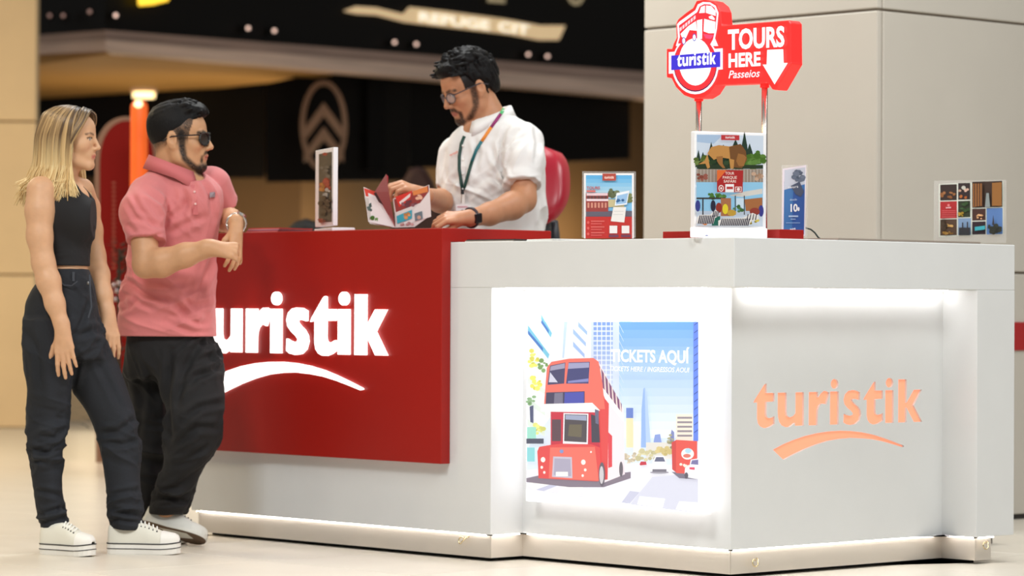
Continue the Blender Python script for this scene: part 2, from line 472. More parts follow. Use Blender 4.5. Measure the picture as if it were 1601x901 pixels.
# low beige window sill wall
bw = MB().prism([P(40, 450, 24.2) * 1, P(430, 450, 25.6), P(430, 450, 25.6) + Vector((0, .2, 0)), P(40, 450, 24.2) + Vector((0, .2, 0))], Z * .1)
pts = [Vector((P(40, 450, 24.2).x, P(40, 450, 24.2).y, 0)), Vector((P(430, 450, 25.6).x, P(430, 450, 25.6).y, 0))]
MB().prism([pts[0], pts[1], pts[1] + BACK * .25, pts[0] + BACK * .25], Z * .62).build('sill_wall', M_stone, shop)
# red board with rounded top, orange tube and small decorated plant
bd = 18.0
board = empty('red_board', ground(192, 725), 'tall dark red board with a rounded top and pale rim behind the couple', 'board')
def arch(x0, x1, ytop, ybot, d, k=.5):
    xm, hw = (x0 + x1) / 2, (x1 - x0) / 2; pts = []
    for i in range(17):
        a = PI - PI * i / 16
        pts.append(P(xm + hw * math.cos(a), ytop + 70 * (1 - math.sin(a) ** .8), d))
    return pts + [P(x1 - 2, ybot, d), P(x0 + 2, ybot, d)]
MB().prism(arch(148, 246, 182, 724, bd), BACK * .06).build('rim', mat('pinkish_rim', (150, 116, 92), .6), board)
MB().prism(arch(156, 240, 189, 716, bd - .02), BACK * .03).build('face', mat('dark_red_face', (132, 14, 6), .55, spec=.15), board)
bp = Print(Plane(P(190, 300, bd - .03), (0, -1, 0)))
for i in range(20):
    bp.ell((178, 92, 72), 178, 286 + 7 * i, 3.2, 1.6, 8)
bp.build('small_lettering', mat('board_print', attr=True, rough=.6), board)
tube = empty('orange_tube', P(219, 735, 17.6), 'glowing translucent orange upright tube with a rounded tip', 'tube')
tb0 = P(217, 300, 17.6); tr = 13.5 * 17.6 / FPX
path = [Vector((tb0.x, tb0.y, z)) for z in (0.0, .5, 1.0, 1.5, 1.9)]
ztop = P(217, 155, 17.6).z
path += [Vector((tb0.x, tb0.y, ztop - tr * q)) for q in (1.0, .6, .3, .1, 0)]
MB().tube(path, [tr] * 5 + [tr, tr * .92, tr * .71, tr * .44, tr * .1], 16).build('shell', mat('orange_glow', (226, 96, 36), .35, emit=(255, 104, 30), estr=.36, noise=.25, nscale=6), tube, smooth=True)
tg = MB().ball(Vector((tb0.x, tb0.y - tr * .6, ztop - tr * .7)), tr * .55, 8).build('lit_tip', mat('tip_glow', (255, 235, 190), .4, emit=(255, 220, 160), estr=1.6), tube, smooth=True)
plant = empty('decorated_plant', ground(186, 760), 'small dark green plant hung with shiny round baubles behind the couple', 'plant')
rg = random.Random(3); pc = P(186, 470, 16.4); lv = MB()
for i in range(420):
    t = rg.random(); z = .25 + 1.0 * t; r = .20 * (1 - t) + .03
    a = rg.uniform(0, 2 * PI); q = rg.uniform(.3, 1)
    p = Vector((pc.x + r * q * math.cos(a), pc.y + r * q * math.sin(a), z))
    d = Vector((math.cos(a), math.sin(a), rg.uniform(-.3, .6))).normalized() * rg.uniform(.05, .09); s_ = d.cross(Z).normalized() * .008
    lv.add([p - s_, p + s_, p + d], [(0, 1, 2)])
lv.build('foliage', mat('dark_fir_green', (26, 38, 26), .7), plant)
MB().tube([(pc.x, pc.y, 0), (pc.x, pc.y, 1.2)], [.02, .008], 6).build('stem', mat('bark', (60, 44, 30), .8), plant)
for (bx, by) in ((178, 446), (186, 443), (182, 455), (180, 468)):
    MB().ball(P(bx, by, 16.2), .014, 6).build('bauble', mat('bauble_silver', (170, 150, 150), .2, metal=.8), plant, smooth=True)
# two dark rounded armchairs and a low black case beyond the counter
def armchair(px, ytop, w, d, label, rgb):
    c = ground(px, 478 + 4423 / d); ztop = P(px, ytop, d).z
    a = empty('armchair', c, label, 'armchair'); m = mat('chair_' + str(rgb[0]), rgb, .6)
    hw = w / 2; pts = []
    for i in range(13):
        t = PI - PI * i / 12
        pts.append(Vector((c.x + hw * math.cos(t), c.y + .3, .55 + (ztop - .55) * math.sin(t) ** .7)))
    pts += [Vector((c.x + hw, c.y + .3, .3)), Vector((c.x - hw, c.y + .3, .3))]
    MB().prism(pts, (0, .16, 0)).build('backrest', m, a, bevel=.04)
    MB().box((c.x - hw, c.y - .3, .3), (w, 0, 0), (0, .6, 0), (0, 0, .18)).build('seat', m, a, bevel=.05)
    for sx in (-1, 1):
        for sy in (-.2, .3):
            MB().tube([(c.x + sx * hw * .8, c.y + sy, 0), (c.x + sx * hw * .8, c.y + sy, .3)], .02, 8).build('leg', m, a)
armchair(648, 252, .42, 19.0, 'dark brown round-backed high chair far behind the open brochure', (58, 26, 16))
armchair(470, 338, .50, 17.0, 'low black rounded chair back just above the red counter top', (18, 15, 13))
# ------------------------------------------------------------------ the white counter
M_white = mat('white_counter_panel', (218, 219, 219), 0.38, noise=.015, nscale=6)
M_metal = mat('brushed_steel', (214, 206, 196), 0.42, metal=0.55, bump=.25, bscale=60, stretch=(1, 1, 18))
M_dark = mat('dark_underbase', (12, 9, 8), .8)
M_led = mat('led_strip', (255, 255, 255), .5, emit=(255, 252, 252), estr=13.0)
M_led2 = mat('led_strip_low', (255, 255, 255), .5, emit=(255, 248, 240), estr=7.0)
HT = 1.1327
ZB = P(1148, 449.3, 10.237).z                 # underside of the top band
ZP = 0.097                                   # underside of the panels / top of the plinth
RC = 0.155                                   # how far the middle is set back
u_pil = u_at(768); u_red = u_at(706.5); u_end = u_at(300)
v_pil = v_at(1527.5); v_end = v_at(1586)
DEP = .52
counter = empty('white_counter', K(0, 0), 'white L-shaped ticket counter with lit recessed corner and steel plinth', 'counter')
MB().prism([K(0, 0, ZB), K(u_end - .02, 0, ZB), K(u_end - .02, DEP, ZB), K(DEP, DEP, ZB), K(DEP, v_end, ZB), K(0, v_end, ZB)], Z * (HT - ZB)).build('top_band', M_white, counter, bevel=.003)
MB().box(K(u_pil, 0, ZP), U * (u_end - u_pil), V * DEP, Z * (ZB - ZP)).build('side_panel', M_white, counter, bevel=.002)
MB().box(K(0, v_pil, ZP), U * DEP, V * (v_end - v_pil), Z * (ZB - ZP)).build('side_panel', M_white, counter, bevel=.002)
MB().box(K(RC + .018, RC, ZP), U * (u_pil - RC - .018), V * (DEP - RC), Z * (ZB - ZP)).build('recessed_panel', M_white, counter)
# plinth: one steel skirt with its steps, held .02 in from the panels, with a dark base behind it
IN = .022
zp0 = 0.013
outl = [(u_end - IN, IN), (u_pil + IN, IN), (u_pil + IN, RC + IN), (RC + IN, RC + IN), (RC + IN, v_pil + IN), (IN, v_pil + IN), (IN, v_end - .105), (DEP, v_end - .105)]
pl_ = MB()
for (a, b) in zip(outl[:-1], outl[1:]):
    A, B = K(a[0], a[1], zp0), K(b[0], b[1], zp0)
    pl_.add([A, B, B + Z * (ZP - .006 - zp0), A + Z * (ZP - .006 - zp0)], [(0, 1, 2, 3)])
plinth = pl_.build('plinth', M_metal, counter)
sol = plinth.modifiers.new('thick', 'SOLIDIFY'); sol.thickness = .004; sol.offset = 0
din = .06
MB().prism([K(u_end - din, din, .001), K(u_pil + din, din, .001), K(u_pil + din, RC + din, .001), K(RC + din, RC + din, .001), K(RC + din, v_pil + din, .001), K(din, v_pil + din, .001), K(din, v_end - .16, .001), K(DEP - .06, v_end - .16, .001), K(DEP - .06, DEP - .06, .001), K(u_end - din, DEP - .06, .001)], Z * (ZP - .002)).build('base', M_dark, counter)
# light strips: under the band and under the panels
def strip(name, a, b, w, inward, z, m):
    A, B = K(*a, z), K(*b, z)
    MB().box(A, B - A, inward * w, Z * -.004).build(name, m, counter)
strip('led_strip', (RC + .03, .045), (u_pil - .02, .045), .022, V, ZB - .001, mat('led_strip_bright', (255, 255, 255), .5, emit=(255, 252, 252), estr=26.0))
strip('led_strip', (RC - .04, RC + .03), (RC - .04, v_pil - .02), .012, U, ZB - .001, M_led)
for a, b, inn in (((u_end - .03, .003), (u_pil + .03, .003), V), ((u_pil - .02, RC + .003), (RC + .02, RC + .003), V), ((RC + .003, RC + .02), (RC + .003, v_pil - .02), U),
                  ((u_pil + .003, .02), (u_pil + .003, RC - .01), U), ((.02, v_pil + .003), (RC - .01, v_pil + .003), V), ((.003, v_pil + .02), (.003, v_end - .11), U)):
    strip('lower_led_strip', a, b, .006, inn, ZP - .001, M_led2)
# curled wire hooks on the plinth
def hook(px, py, face):
    c = hit(px, py, K(0, IN) if face == 'l' else K(IN if px > 1500 else RC + IN, 0), V if face == 'l' else U)
    out = -V if face == 'l' else -U; al = -U if face == 'l' else V
    pts = []
    for i in range(15):
        t = 2 * PI * i / 14 * .82 + .6
        pts.append(c + al * (.011 * math.cos(t) - .006) + Z * (.012 * math.sin(t)) + out * (.012 + .0008 * i))
    pts += [c + al * .016 + Z * .010 + out * .012, c + al * .022 + Z * .016 - out * .002]
    MB().tube(pts, .0022, 6).build('wire_hook', mat('brass_wire', (226, 205, 160), .25, metal=.9), plinth, smooth=True)
for hx, hy, hf in ((728, 845, 'l'), (318, 796, 'l'), (1176, 880, 'r'), (1536, 853, 'r')):
    hook(hx, hy, hf)

# ------------------------------------------------------------------ 'turistik' lettering
def ellp(cx, cy, rx, ry, n=20): return [(cx + rx * math.cos(2 * PI * i / n), cy + ry * math.sin(2 * PI * i / n)) for i in range(n)]
G_t = [(0, .715), (.03, .80), (.30, 1.25), (.345, 1.29), (.37, 1.27), (.37, 1.0), (.59, 1.0), (.59, .745), (.37, .74), (.365, .38), (.385, .29), (.44, .25), (.52, .27), (.59, .315), (.60, .08), (.50, .01), (.39, -.035), (.28, -.03), (.19, .02), (.13, .11), (.105, .25), (.105, .73), (.02, .725)]
G_u = [(0, 1), (.25, 1), (.25, .42), (.27, .31), (.34, .255), (.43, .29), (.50, .38), (.50, 1), (.74, 1), (.74, 0), (.49, 0), (.485, .09), (.42, .03), (.33, -.03), (.22, -.03), (.11, .03), (.04, .14), (.01, .28), (0, .42)]
G_r = [(0, 1), (.26, 1), (.265, .83), (.33, .94), (.42, 1.02), (.51, 1.025), (.59, .97), (.555, .8), (.50, .61), (.43, .645), (.36, .64), (.30, .57), (.265, .46), (.255, .34), (.25, 0), (0, 0)]
G_i = [(0, 1), (.25, 1), (.25, 0), (0, 0)]
G_s = [(.25, 1.03), (.38, 1.02), (.49, .96), (.485, .73), (.43, .74), (.34, .765), (.265, .75), (.265, .70), (.33, .62), (.43, .53), (.50, .41), (.52, .27), (.47, .10), (.36, -.005), (.22, -.03), (.08, 0), (0, .06), (.01, .33), (.08, .285), (.19, .25), (.265, .27), (.275, .33), (.225, .40), (.12, .49), (.03, .61), (0, .75), (.04, .91), (.14, 1.01)]
G_k = [(0, 1.33), (.25, 1.33), (.25, .60), (.47, 1.0), (.72, 1.0), (.47, .52), (.735, 0), (.48, 0), (.25, .46), (.25, 0), (0, 0)]
def sw(X, Y): return ((X - 75) / 295.0, (495 - .038 * (X - 75) - Y) / 295.0)
SWOOSH = [sw(*p) for p in ((238, 692), (320, 645), (400, 610), (500, 573), (600, 548), (700, 532), (800, 525), (900, 528), (1000, 540), (1100, 562), (1180, 588), (1270, 622), (1362, 660), (1366, 668), (1350, 674), (1270, 648), (1180, 622), (1090, 602), (1000, 592), (900, 588), (800, 597), (700, 615), (600, 648), (500, 690), (410, 735), (325, 782))]
LOGO = [('letter', [(x, y) for x, y in G_t]), ('letter', [(x + .68, y) for x, y in G_u]), ('letter', [(x + 1.56, y) for x, y in G_r]),
        ('letter', [(x + 2.17, y) for x, y in G_i]), ('letter_dot', ellp(2.30, 1.235, .112, .15)), ('letter', [(x + 2.56, y) for x, y in G_s]), ('letter', [(x + 3.14, y) for x, y in G_t]),
        ('letter', [(x + 3.80, y) for x, y in G_i]), ('letter_dot', ellp(3.925, 1.235, .112, .15)), ('letter', [(x + 4.19, y) for x, y in G_k])]

# cut-out logo panel on the right face: front sheet with real holes, glowing letters inside
v0L, v1L = v_at(1178, RC), v_at(1442, RC); zbase = z_on_right(1185, 668, RC); zx = z_on_right(1262, 614, RC) - z_on_right(1262, 666, RC)
sxL = (v1L - v0L) / 4.92
def LR(x, y, du=0.0): return K(RC + du, v0L + x * sxL, zbase + y * zx)
ph = ZB - ZP
cu = bpy.data.curves.new('logo_panel', 'CURVE'); cu.dimensions = '2D'; cu.fill_mode = 'BOTH'; cu.extrude = .009
def spline(pts):
    sp = cu.splines.new('POLY'); sp.points.add(len(pts) - 1)
    for q, (x, y) in zip(sp.points, pts): q.co = (x, y, 0, 1)
    sp.use_cyclic_u = True
vE = v_pil
spline([(RC, ZP), (vE, ZP), (vE, ZB), (RC, ZB)])
for nm, pts in LOGO + [('swoosh', SWOOSH)]:
    spline([(v0L + x * sxL, zbase + y * zx) for x, y in pts])
ob = bpy.data.objects.new('tmp', cu); COL.objects.link(ob)
me = bpy.data.meshes.new_from_object(ob.evaluated_get(bpy.context.evaluated_depsgraph_get()))
vs = [K(RC + .009 - v.co.z, v.co.x, v.co.y) for v in me.vertices]; fs = [tuple(p.vertices) for p in me.polygons]
bpy.data.objects.remove(ob); bpy.data.curves.remove(cu)
lpnl = obj('logo_panel', vs, fs, M_white, counter)
bmx = bmesh.new(); bmx.from_mesh(lpnl.data); bmesh.ops.remove_doubles(bmx, verts=bmx.verts, dist=1e-5); bmesh.ops.recalc_face_normals(bmx, faces=bmx.faces); bmx.to_mesh(lpnl.data); bmx.free()
M_peach = mat('peach_backlit_acrylic', (240, 150, 116), .5, emit=(255, 148, 116), estr=.60)
for nm, pts in LOGO + [('swoosh', SWOOSH)]:
    MB().prism([LR(x, y, .0085) for x, y in pts], U * .006).build(nm, M_peach, lpnl)

# ------------------------------------------------------------------ lightbox with the bus picture
LBV = RC - .068
uA, uB = u_at(822.5, LBV), u_at(1092.5, LBV)
zt = z_on_left(960, 501.5, LBV)
zb_ = z_on_left(1092, 803, LBV)
lb = empty('lightbox', K((uA + uB) / 2, RC, zb_), 'backlit picture box showing a red double-decker bus in the lit counter recess', 'lightbox')
M_lbside = mat('glowing_white_acrylic', (220, 220, 220), .4, emit=(250, 248, 255), estr=1.5)
MB().box(K(uB, LBV + .002, zb_), U * (uA - uB), V * (RC - LBV - .003), Z * (zt - zb_)).build('case', M_lbside, lb, bevel=.003)
pp = Print(Plane(K(0, LBV + .0005), -V), .13)  # print colours mixed with white, a painted-in haze of overexposure
W_ = (250, 250, 252)
pp.poly((222, 234, 248), [(825, 503), (1092, 503), (1092, 803), (823, 766)])
def skyc(t): return tuple(int(a + (b - a) * t) for a, b in zip((98, 158, 232), (238, 245, 252)))
for i in range(14):
    y0, y1 = 503 + i * 13, 503 + (i + 1) * 13 + .3
    pp.rect(skyc((i / 13) ** .8), 955, y0, 1092, y1)
# left tower with slanted window bands
pp.poly((244, 246, 248), [(825, 503), (926, 503), (926, 600), (870, 640), (825, 700)])
for (x, y, L_) in ((825, 520, 34), (846, 503, 17)):
    pp.poly((110, 190, 220), [(x, y - 12), (x + L_, y + L_ * .95 + 2), (x + L_ - 2, y + L_ * .95 + 9), (x, y + 1)])
    pp.poly((60, 110, 190), [(x, y - 4), (x + L_ * .7, y + L_ * .65 + 2), (x + L_ * .7, y + L_ * .65 + 8), (x, y + 2)])
for (x, y, L_) in ((896, 514, 20), (896, 534, 18), (904, 503, 14)):
    pp.poly((150, 182, 236), [(x, y), (x + L_, y + L_ * 1.1), (x + L_, y + L_ * 1.1 + 6), (x, y + 8)])
pp.poly((190, 214, 246), [(882, 503), (887, 503), (882, 560), (879, 560)])
for i in range(4):
    pp.poly((224, 236, 226), [(825, 556 + 33 * i), (852, 576 + 33 * i), (852, 584 + 33 * i), (825, 566 + 33 * i)])
pp.blobs((226, 220, 90), 833, 562, 8, 14, 14, 3.5, 1); pp.blobs((110, 150, 80), 846, 572, 9, 9, 10, 3, 2); pp.blobs((228, 222, 84), 836, 600, 9, 10, 14, 3.5, 3)
pp.blobs((120, 160, 110), 830, 624, 6, 8, 10, 3, 4); pp.blobs((214, 214, 110), 842, 672, 8, 12, 12, 3.5, 5)
pp.rect((150, 220, 200), 824, 668, 838, 690); pp.rect((66, 70, 90), 823, 686, 850, 694); pp.rect((130, 210, 216), 824, 700, 836, 722)
pp.poly((70, 76, 110), [(828, 636), (834, 634), (834, 662), (829, 660)])
# glass tower
pp.rect((206, 220, 240), 924, 503, 968, 680)
for i in range(16):
    yy = 504 + i * 7.6
    pp.rect((112 + i * 6, 150 + i * 4, 226), 928, yy, 958, yy + 5)
for i in range(4): pp.rect((236, 242, 250), 933 + i * 7, 503, 934.4 + i * 7, 625)
for i in range(9): pp.poly((206, 222, 244), [(968, 506 + i * 13), (975, 520 + i * 13), (975, 521.5 + i * 13), (968, 508 + i * 13)])
# far tower, right wall, blocks, trees
pp.poly((176, 204, 244), [(1003, 640), (1006, 608), (1009, 606), (1012, 622), (1018, 700), (1002, 700)])
pp.poly((142, 178, 236), [(1003, 640), (1006, 608), (1008, 606), (1010, 700), (1002, 700)])
pp.poly((92, 128, 236), [(1084, 503), (1092, 503), (1092, 690), (1084, 690)])
for i in range(15): pp.poly((52, 74, 170), [(1085, 508 + 12 * i), (1092, 503 + 12 * i), (1092, 504.5 + 12 * i), (1085, 509.5 + 12 * i)])
pp.rect((92, 120, 200), 979, 638, 990, 654); pp.rect((246, 226, 176), 979, 654, 990, 700); pp.rect((238, 238, 236), 990, 664, 1002, 712)
pp.rect((242, 232, 214), 1057, 648, 1083, 690)
for i in range(5): pp.rect((140, 130, 140), 1059, 652 + 7 * i, 1082, 655 + 7 * i)
pp.poly((130, 152, 220), [(1022, 690), (1024, 680), (1032, 679), (1036, 700), (1022, 702)]); pp.poly((120, 130, 190), [(1046, 694), (1050, 672), (1054, 676), (1054, 700)])
pp.rect((226, 222, 214), 1010, 692, 1050, 718)
pp.blobs((204, 196, 150), 1012, 712, 18, 8, 20, 4, 6); pp.blobs((196, 176, 110), 1038, 704, 12, 8, 16, 4, 7); pp.blobs((150, 146, 110), 1050, 690, 6, 10, 12, 3, 8); pp.blobs((210, 196, 170), 985, 716, 10, 10, 14, 3.5, 9)
# street
pp.poly((236, 236, 246), [(823, 735), (905, 728), (1000, 724), (1092, 730), (1092, 803), (823, 766)])
pp.poly((216, 218, 236), [(1020, 746), (1092, 740), (1092, 803), (985, 789)])
for q in ([(823, 757), (846, 750), (868, 755), (835, 766.5)], [(880, 760), (915, 756), (905, 776), (872, 772)], [(1000, 776), (1040, 780), (1036, 795), (996, 789)], [(1062, 784), (1092, 786), (1092, 802), (1056, 797)], [(930, 764), (975, 768), (966, 785), (925, 779)]):
    pp.poly((252, 252, 250), q)
pp.poly((196, 198, 224), [(838, 766), (876, 752), (886, 754), (850, 768)]); pp.poly((200, 202, 226), [(985, 768), (1000, 770), (984, 788), (972, 786)])
# the bus
pp.poly((124, 112, 128), [(823, 748), (850, 742), (930, 746), (986, 738), (986, 748), (944, 762), (890, 762), (823, 754)])
RB, RB2, RBD = (224, 66, 66), (236, 104, 90), (196, 44, 62)
pp.poly((246, 232, 238), [(934, 562), (975, 640), (977, 742), (942, 756), (936, 650)])
pp.poly(RB, [(934, 565), (952, 630), (950, 750), (934, 752)])
pp.poly((120, 72, 108), [(936, 570), (972, 632), (972, 648), (936, 598)])
for i in range(6): pp.poly((238, 214, 210), [(938 + 6 * i, 574 + 10 * i), (940 + 6 * i, 577 + 10 * i), (942 + 6 * i, 606 + 8 * i), (939.5 + 6 * i, 604 + 8 * i)])
pp.poly((250, 246, 248), [(936, 598), (974, 648), (975, 660), (946, 624)])
pp.poly((222, 60, 70), [(951, 676), (957, 682), (957, 730), (951, 732)])
pp.poly(RB2, [(850, 640), (855, 575), (862, 566), (890, 561), (928, 560), (936, 566), (942, 600), (946, 640)])
pp.poly((62, 60, 96), [(856, 602), (860, 572), (884, 567), (882, 600)]); pp.poly((58, 60, 110), [(885, 600), (889, 567), (922, 566), (920, 600)])
pp.poly((150, 146, 176), [(860, 580), (861, 573), (883, 568), (883, 576)]); pp.poly((150, 150, 190), [(888, 577), (889, 568), (921, 567), (921, 575)])
pp.poly((206, 206, 226), [(858, 598), (860, 582), (872, 598)]); pp.poly((124, 128, 190), [(888, 596), (920, 592), (920, 597), (888, 599)])
pp.poly((60, 56, 84), [(853, 633), (854, 614), (914, 612), (914, 633)]); pp.poly((66, 72, 168), [(882, 632), (883, 614), (913, 613), (913, 632)]); pp.poly((110, 106, 130), [(866, 632), (867, 615), (880, 614), (880, 632)])
pp.poly((250, 248, 246), [(845, 642), (847, 632), (926, 630), (938, 642), (930, 645), (845, 644)])
pp.poly(RBD, [(861, 644), (932, 645), (938, 700), (861, 697)])
pp.poly((84, 60, 70), [(863, 690), (863, 656), (877, 656), (877, 690)]); pp.poly((236, 234, 240), [(880, 694), (881, 646), (920, 647), (919, 695)])
pp.poly((70, 64, 70), [(882, 690), (883, 648), (918, 649), (917, 692)]); pp.poly((150, 160, 190), [(884, 656), (884, 649), (917, 650), (917, 658)]); pp.poly((96, 88, 70), [(888, 682), (890, 664), (910, 664), (909, 684)])
pp.poly((60, 56, 70), [(924, 648), (936, 652), (938, 692), (925, 692)]); pp.poly((96, 96, 124), [(930, 640), (936, 642), (936, 664), (931, 662)])
pp.poly(RB, [(840, 706), (843, 699), (860, 696), (878, 694), (925, 695), (938, 700), (940, 750), (934, 753), (842, 748)])
pp.poly(RB2, [(858, 748), (860, 700), (930, 699), (936, 752)])
pp.poly((196, 188, 206), [(863, 746), (865, 714), (894, 715), (895, 748)]); pp.poly((166, 160, 184), [(866, 743), (867, 717), (892, 718), (893, 745)]); pp.rect((246, 244, 240), 869, 738, 888, 745)
for (x, y, r) in ((849, 719, 4.2), (912, 723, 4.2), (847, 731, 2.4), (915, 735, 2.4), (851, 739, 2.2), (911, 744, 2.2), (924, 707, 1.6)): pp.ell((253, 246, 236), x, y, r * .85, r, 12)
pp.ell((120, 140, 200), 878, 706, 3, 3)
pp.ell((90, 84, 96), 941, 742, 5, 19); pp.ell((206, 200, 206), 940.5, 743, 3.4, 14); pp.ell((96, 90, 100), 971, 734, 3, 12)
# cars and the red truck
pp.ell((150, 146, 160), 1031, 739, 15, 2, 14); pp.poly((244, 244, 250), [(1019, 737), (1020, 722), (1025, 713), (1038, 713), (1042, 722), (1043, 737)]); pp.poly((92, 96, 124), [(1023, 722), (1026, 715), (1037, 715), (1040, 722)]); pp.rect((110, 106, 120), 1020, 734, 1042, 738)
pp.poly(RBD, [(1000, 726), (1002, 722), (1010, 722), (1011, 727), (1001, 728)])
pp.poly((110, 104, 124), [(1050, 738), (1092, 742), (1092, 750), (1062, 748)])
pp.poly((206, 60, 60), [(1050, 692), (1058, 688), (1058, 740), (1051, 734)]); pp.poly((228, 76, 68), [(1057, 688), (1090, 690), (1090, 742), (1057, 740)])
pp.ell((248, 240, 236), 1075, 710, 10, 9); pp.ell((170, 216, 236), 1076, 705, 5, 4); pp.ell((222, 110, 96), 1074, 713, 6, 3); pp.blobs((250, 226, 210), 1072, 730, 12, 6, 10, 2, 5, 10)
pp.poly((238, 238, 248), [(1070, 746), (1071, 732), (1078, 728), (1080, 719), (1092, 717), (1092, 750)]); pp.poly((110, 106, 160), [(1080, 726), (1082, 720), (1092, 719), (1092, 727)]); pp.poly((222, 60, 90), [(1078, 731), (1086, 731), (1086, 735), (1078, 734)])
pp.ell((80, 76, 90), 1073, 744, 3, 5)
# words
pp.text((255, 255, 255), 'TICKETS AQUÍ', 954, 565, 1078, 567.5, 19, bold=.035)
pp.text((253, 253, 255), 'TICKETS HERE / INGRESSOS AQUI', 953, 580, 1078, 582.5, 7.6, bold=.02, shear=.2)
pp.build('picture', mat('backlit_print', attr=True, rough=.35, eattr=.66), lb)

# ------------------------------------------------------------------ the red counter block with its lit lettering
M_red = mat('red_lacquer', (156, 22, 14), 0.36, noise=.02, nscale=4, spec=.35)
PRO = .044
RV = -PRO
u_r0 = u_at(690, RV)
zr_t = z_on_left(690, 356.5, RV); zr_b = z_on_left(704, 727.5, 0)
zr_b = z_on_left(690, 726, RV)
red = empty('red_counter', K(u_r0, 0), 'red lacquered counter block with white lit lettering beside the bearded man', 'counter')
rdep = v_at(862, u_r0, 362) - RV
prof = [(RV, zr_b), (-.0008, zr_b), (-.0008, HT + .001), (RV + rdep, HT + .001), (RV + rdep, zr_t), (RV, zr_t)]
MB().prism([K(u_r0, v_, z_) for v_, z_ in prof], U * (u_end - u_r0 + .02)).build('block', M_red, red, bevel=.003)
u1g, u0g = u_at(607, RV), u_at(607, RV) + 0
# letter scale on the red face from the k (right) and the u (x about 340)
uk = u_at(607.5, RV); ui = u_at(425.8, RV)            # right end of k (x = 4.925), left edge of first i (x = 2.17)
sxR = (ui - uk) / (4.925 - 2.17)
zbR = z_on_left(600, 556, RV); zxR = z_on_left(545, 484.5, RV) - z_on_left(545, 555.5, RV)
def LF(x, y, dv=0.0): return K(uk + (4.925 - x) * sxR, RV + dv, zbR + y * zxR)
M_lit = mat('white_lit_letter', (255, 255, 255), .5, emit=(255, 253, 250), estr=1.5)
for nm, pts in LOGO + [('swoosh', SWOOSH)]:
    MB().prism([LF(x, y, -.012) for x, y in pts], V * .0115).build(nm, M_lit, red)
# ------------------------------------------------------------------ lit red sign on two poles
SV = .27
spl = Plane(K(0, SV), -V)
sign = empty('tours_sign', K(.35, SV + .03, HT), 'red lit TOURS HERE sign with bus roundel on two steel poles', 'sign')
zbt = z_on_left(1120, 361, SV)
bu0, bu1 = u_at(1218, SV + .0), u_at(1035, SV + .0)
MB().box(K(bu0, SV, HT + .001), U * (bu1 - bu0), V * .12, Z * (zbt - HT)).build('base', M_red, sign, bevel=.002)
SOUT = [(1042, 76), (1042, 121), (1049.5, 122.5), (1056.6, 136.7), (1069, 149), (1083, 154), (1097.5, 153.5), (1108, 147), (1117, 133), (1186, 130.5), (1200, 129), (1207, 140), (1213, 141), (1237, 99.5), (1236.5, 97),
        (1236, 36), (1232.4, 31.6), (1129.4, 40), (1127.6, 38), (1126, 18), (1122, 9), (1113.4, 1.8), (1101, -1), (1088.6, 1), (1083, 12.4), (1072.6, 19.5), (1060, 30), (1056.6, 37), (1057.5, 58.6), (1053, 67.5), (1050.4, 76.3)]
M_sred = mat('sign_red_glow', (240, 30, 30), .4, emit=(255, 34, 30), estr=.9)
MB().prism([spl.at(x, y) for x, y in SOUT], V * .058).build('body', M_sred, sign, bevel=.004)
for pxx in (1090.5, 1193.5):
    uu = u_at(pxx, SV + .03); b0 = K(uu, SV + .03, zbt)
    MB().tube([b0, K(uu, SV + .03, hit(pxx, 130 if pxx > 1150 else 150, K(0, SV), V).z)], .0105, 14).build('pole', mat('pole_steel', (200, 190, 180), .25, metal=.9), sign, smooth=True)
    MB().tube([K(uu, SV + .03, hit(pxx, 136 if pxx > 1150 else 157, K(0, SV), V).z), K(uu, SV + .03, hit(pxx, 126, K(0, SV), V).z)], .0155, 14).build('pole_collar', M_sred, sign)
def logo_on(pr, col, x0, y0, x1, y1, xh, swoosh=False):
    a, b = pr.pl.at(x0, y0, pr.k * pr.STEP), pr.pl.at(x1, y1, pr.k * pr.STEP); up = pr.pl.at(x0, y0 - xh, pr.k * pr.STEP) - a; pr.k += 1
    for nm, pts in LOGO + ([('swoosh', SWOOSH)] if swoosh else []):
        vs = [a + (b - a) * (x / 4.925) + up * y for x, y in pts]
        pr.raw(vs, [tuple(range(len(vs)))], col)
sp = Print(Plane(K(0, SV - .0045), -V))
LV = (252, 226, 236); RD = (238, 42, 52); WH = (255, 255, 255); BL = (58, 44, 196); DK = (70, 20, 60)
sp.poly(LV, [(1056.5, 72), (1060, 60), (1058.5, 38), (1062, 34), (1087, 16), (1091, 7), (1099, 3), (1110, 3.5), (1119, 9), (1123.5, 20), (1121, 45), (1118, 60), (1123, 72)])
sp.ell(LV, 1087, 101.5, 36.5, 46, 32)
sp.poly(LV, [(1045.5, 81.5), (1130, 75.5), (1130, 108.5), (1045.5, 115.5)])
sp.ell(DK, 1087, 100.5, 33.8, 43, 32); sp.ell(RD, 1087, 99.6, 33, 42, 32)
sp.poly(RD, [(1060, 68), (1063, 58), (1061.5, 40), (1090, 19), (1094, 10), (1101, 6.5), (1110, 7), (1117, 12), (1120.5, 22), (1118.5, 45), (1114.5, 62), (1110, 70)])
sp.ell(WH, 1087, 96.7, 25.5, 37, 32)
sp.poly(WH, [(1093, 20.5), (1096, 11), (1102.3, 8.5), (1102, 20)]); sp.poly(WH, [(1103.6, 20), (1104, 8.5), (1112, 9.5), (1118.6, 17), (1119, 25)])
for i in range(6):
    sp.poly((250, 196, 204), [(1062.5 + 4.3 * i, 44 - 3.5 * i), (1065.8 + 4.3 * i, 41.2 - 3.5 * i), (1066 + 4.3 * i, 46.5 - 3.5 * i), (1063 + 4.3 * i, 49.5 - 3.5 * i)])
sp.poly(WH, [(1108, 26), (1113, 24), (1117.5, 29), (1117, 31.5), (1109, 29)])
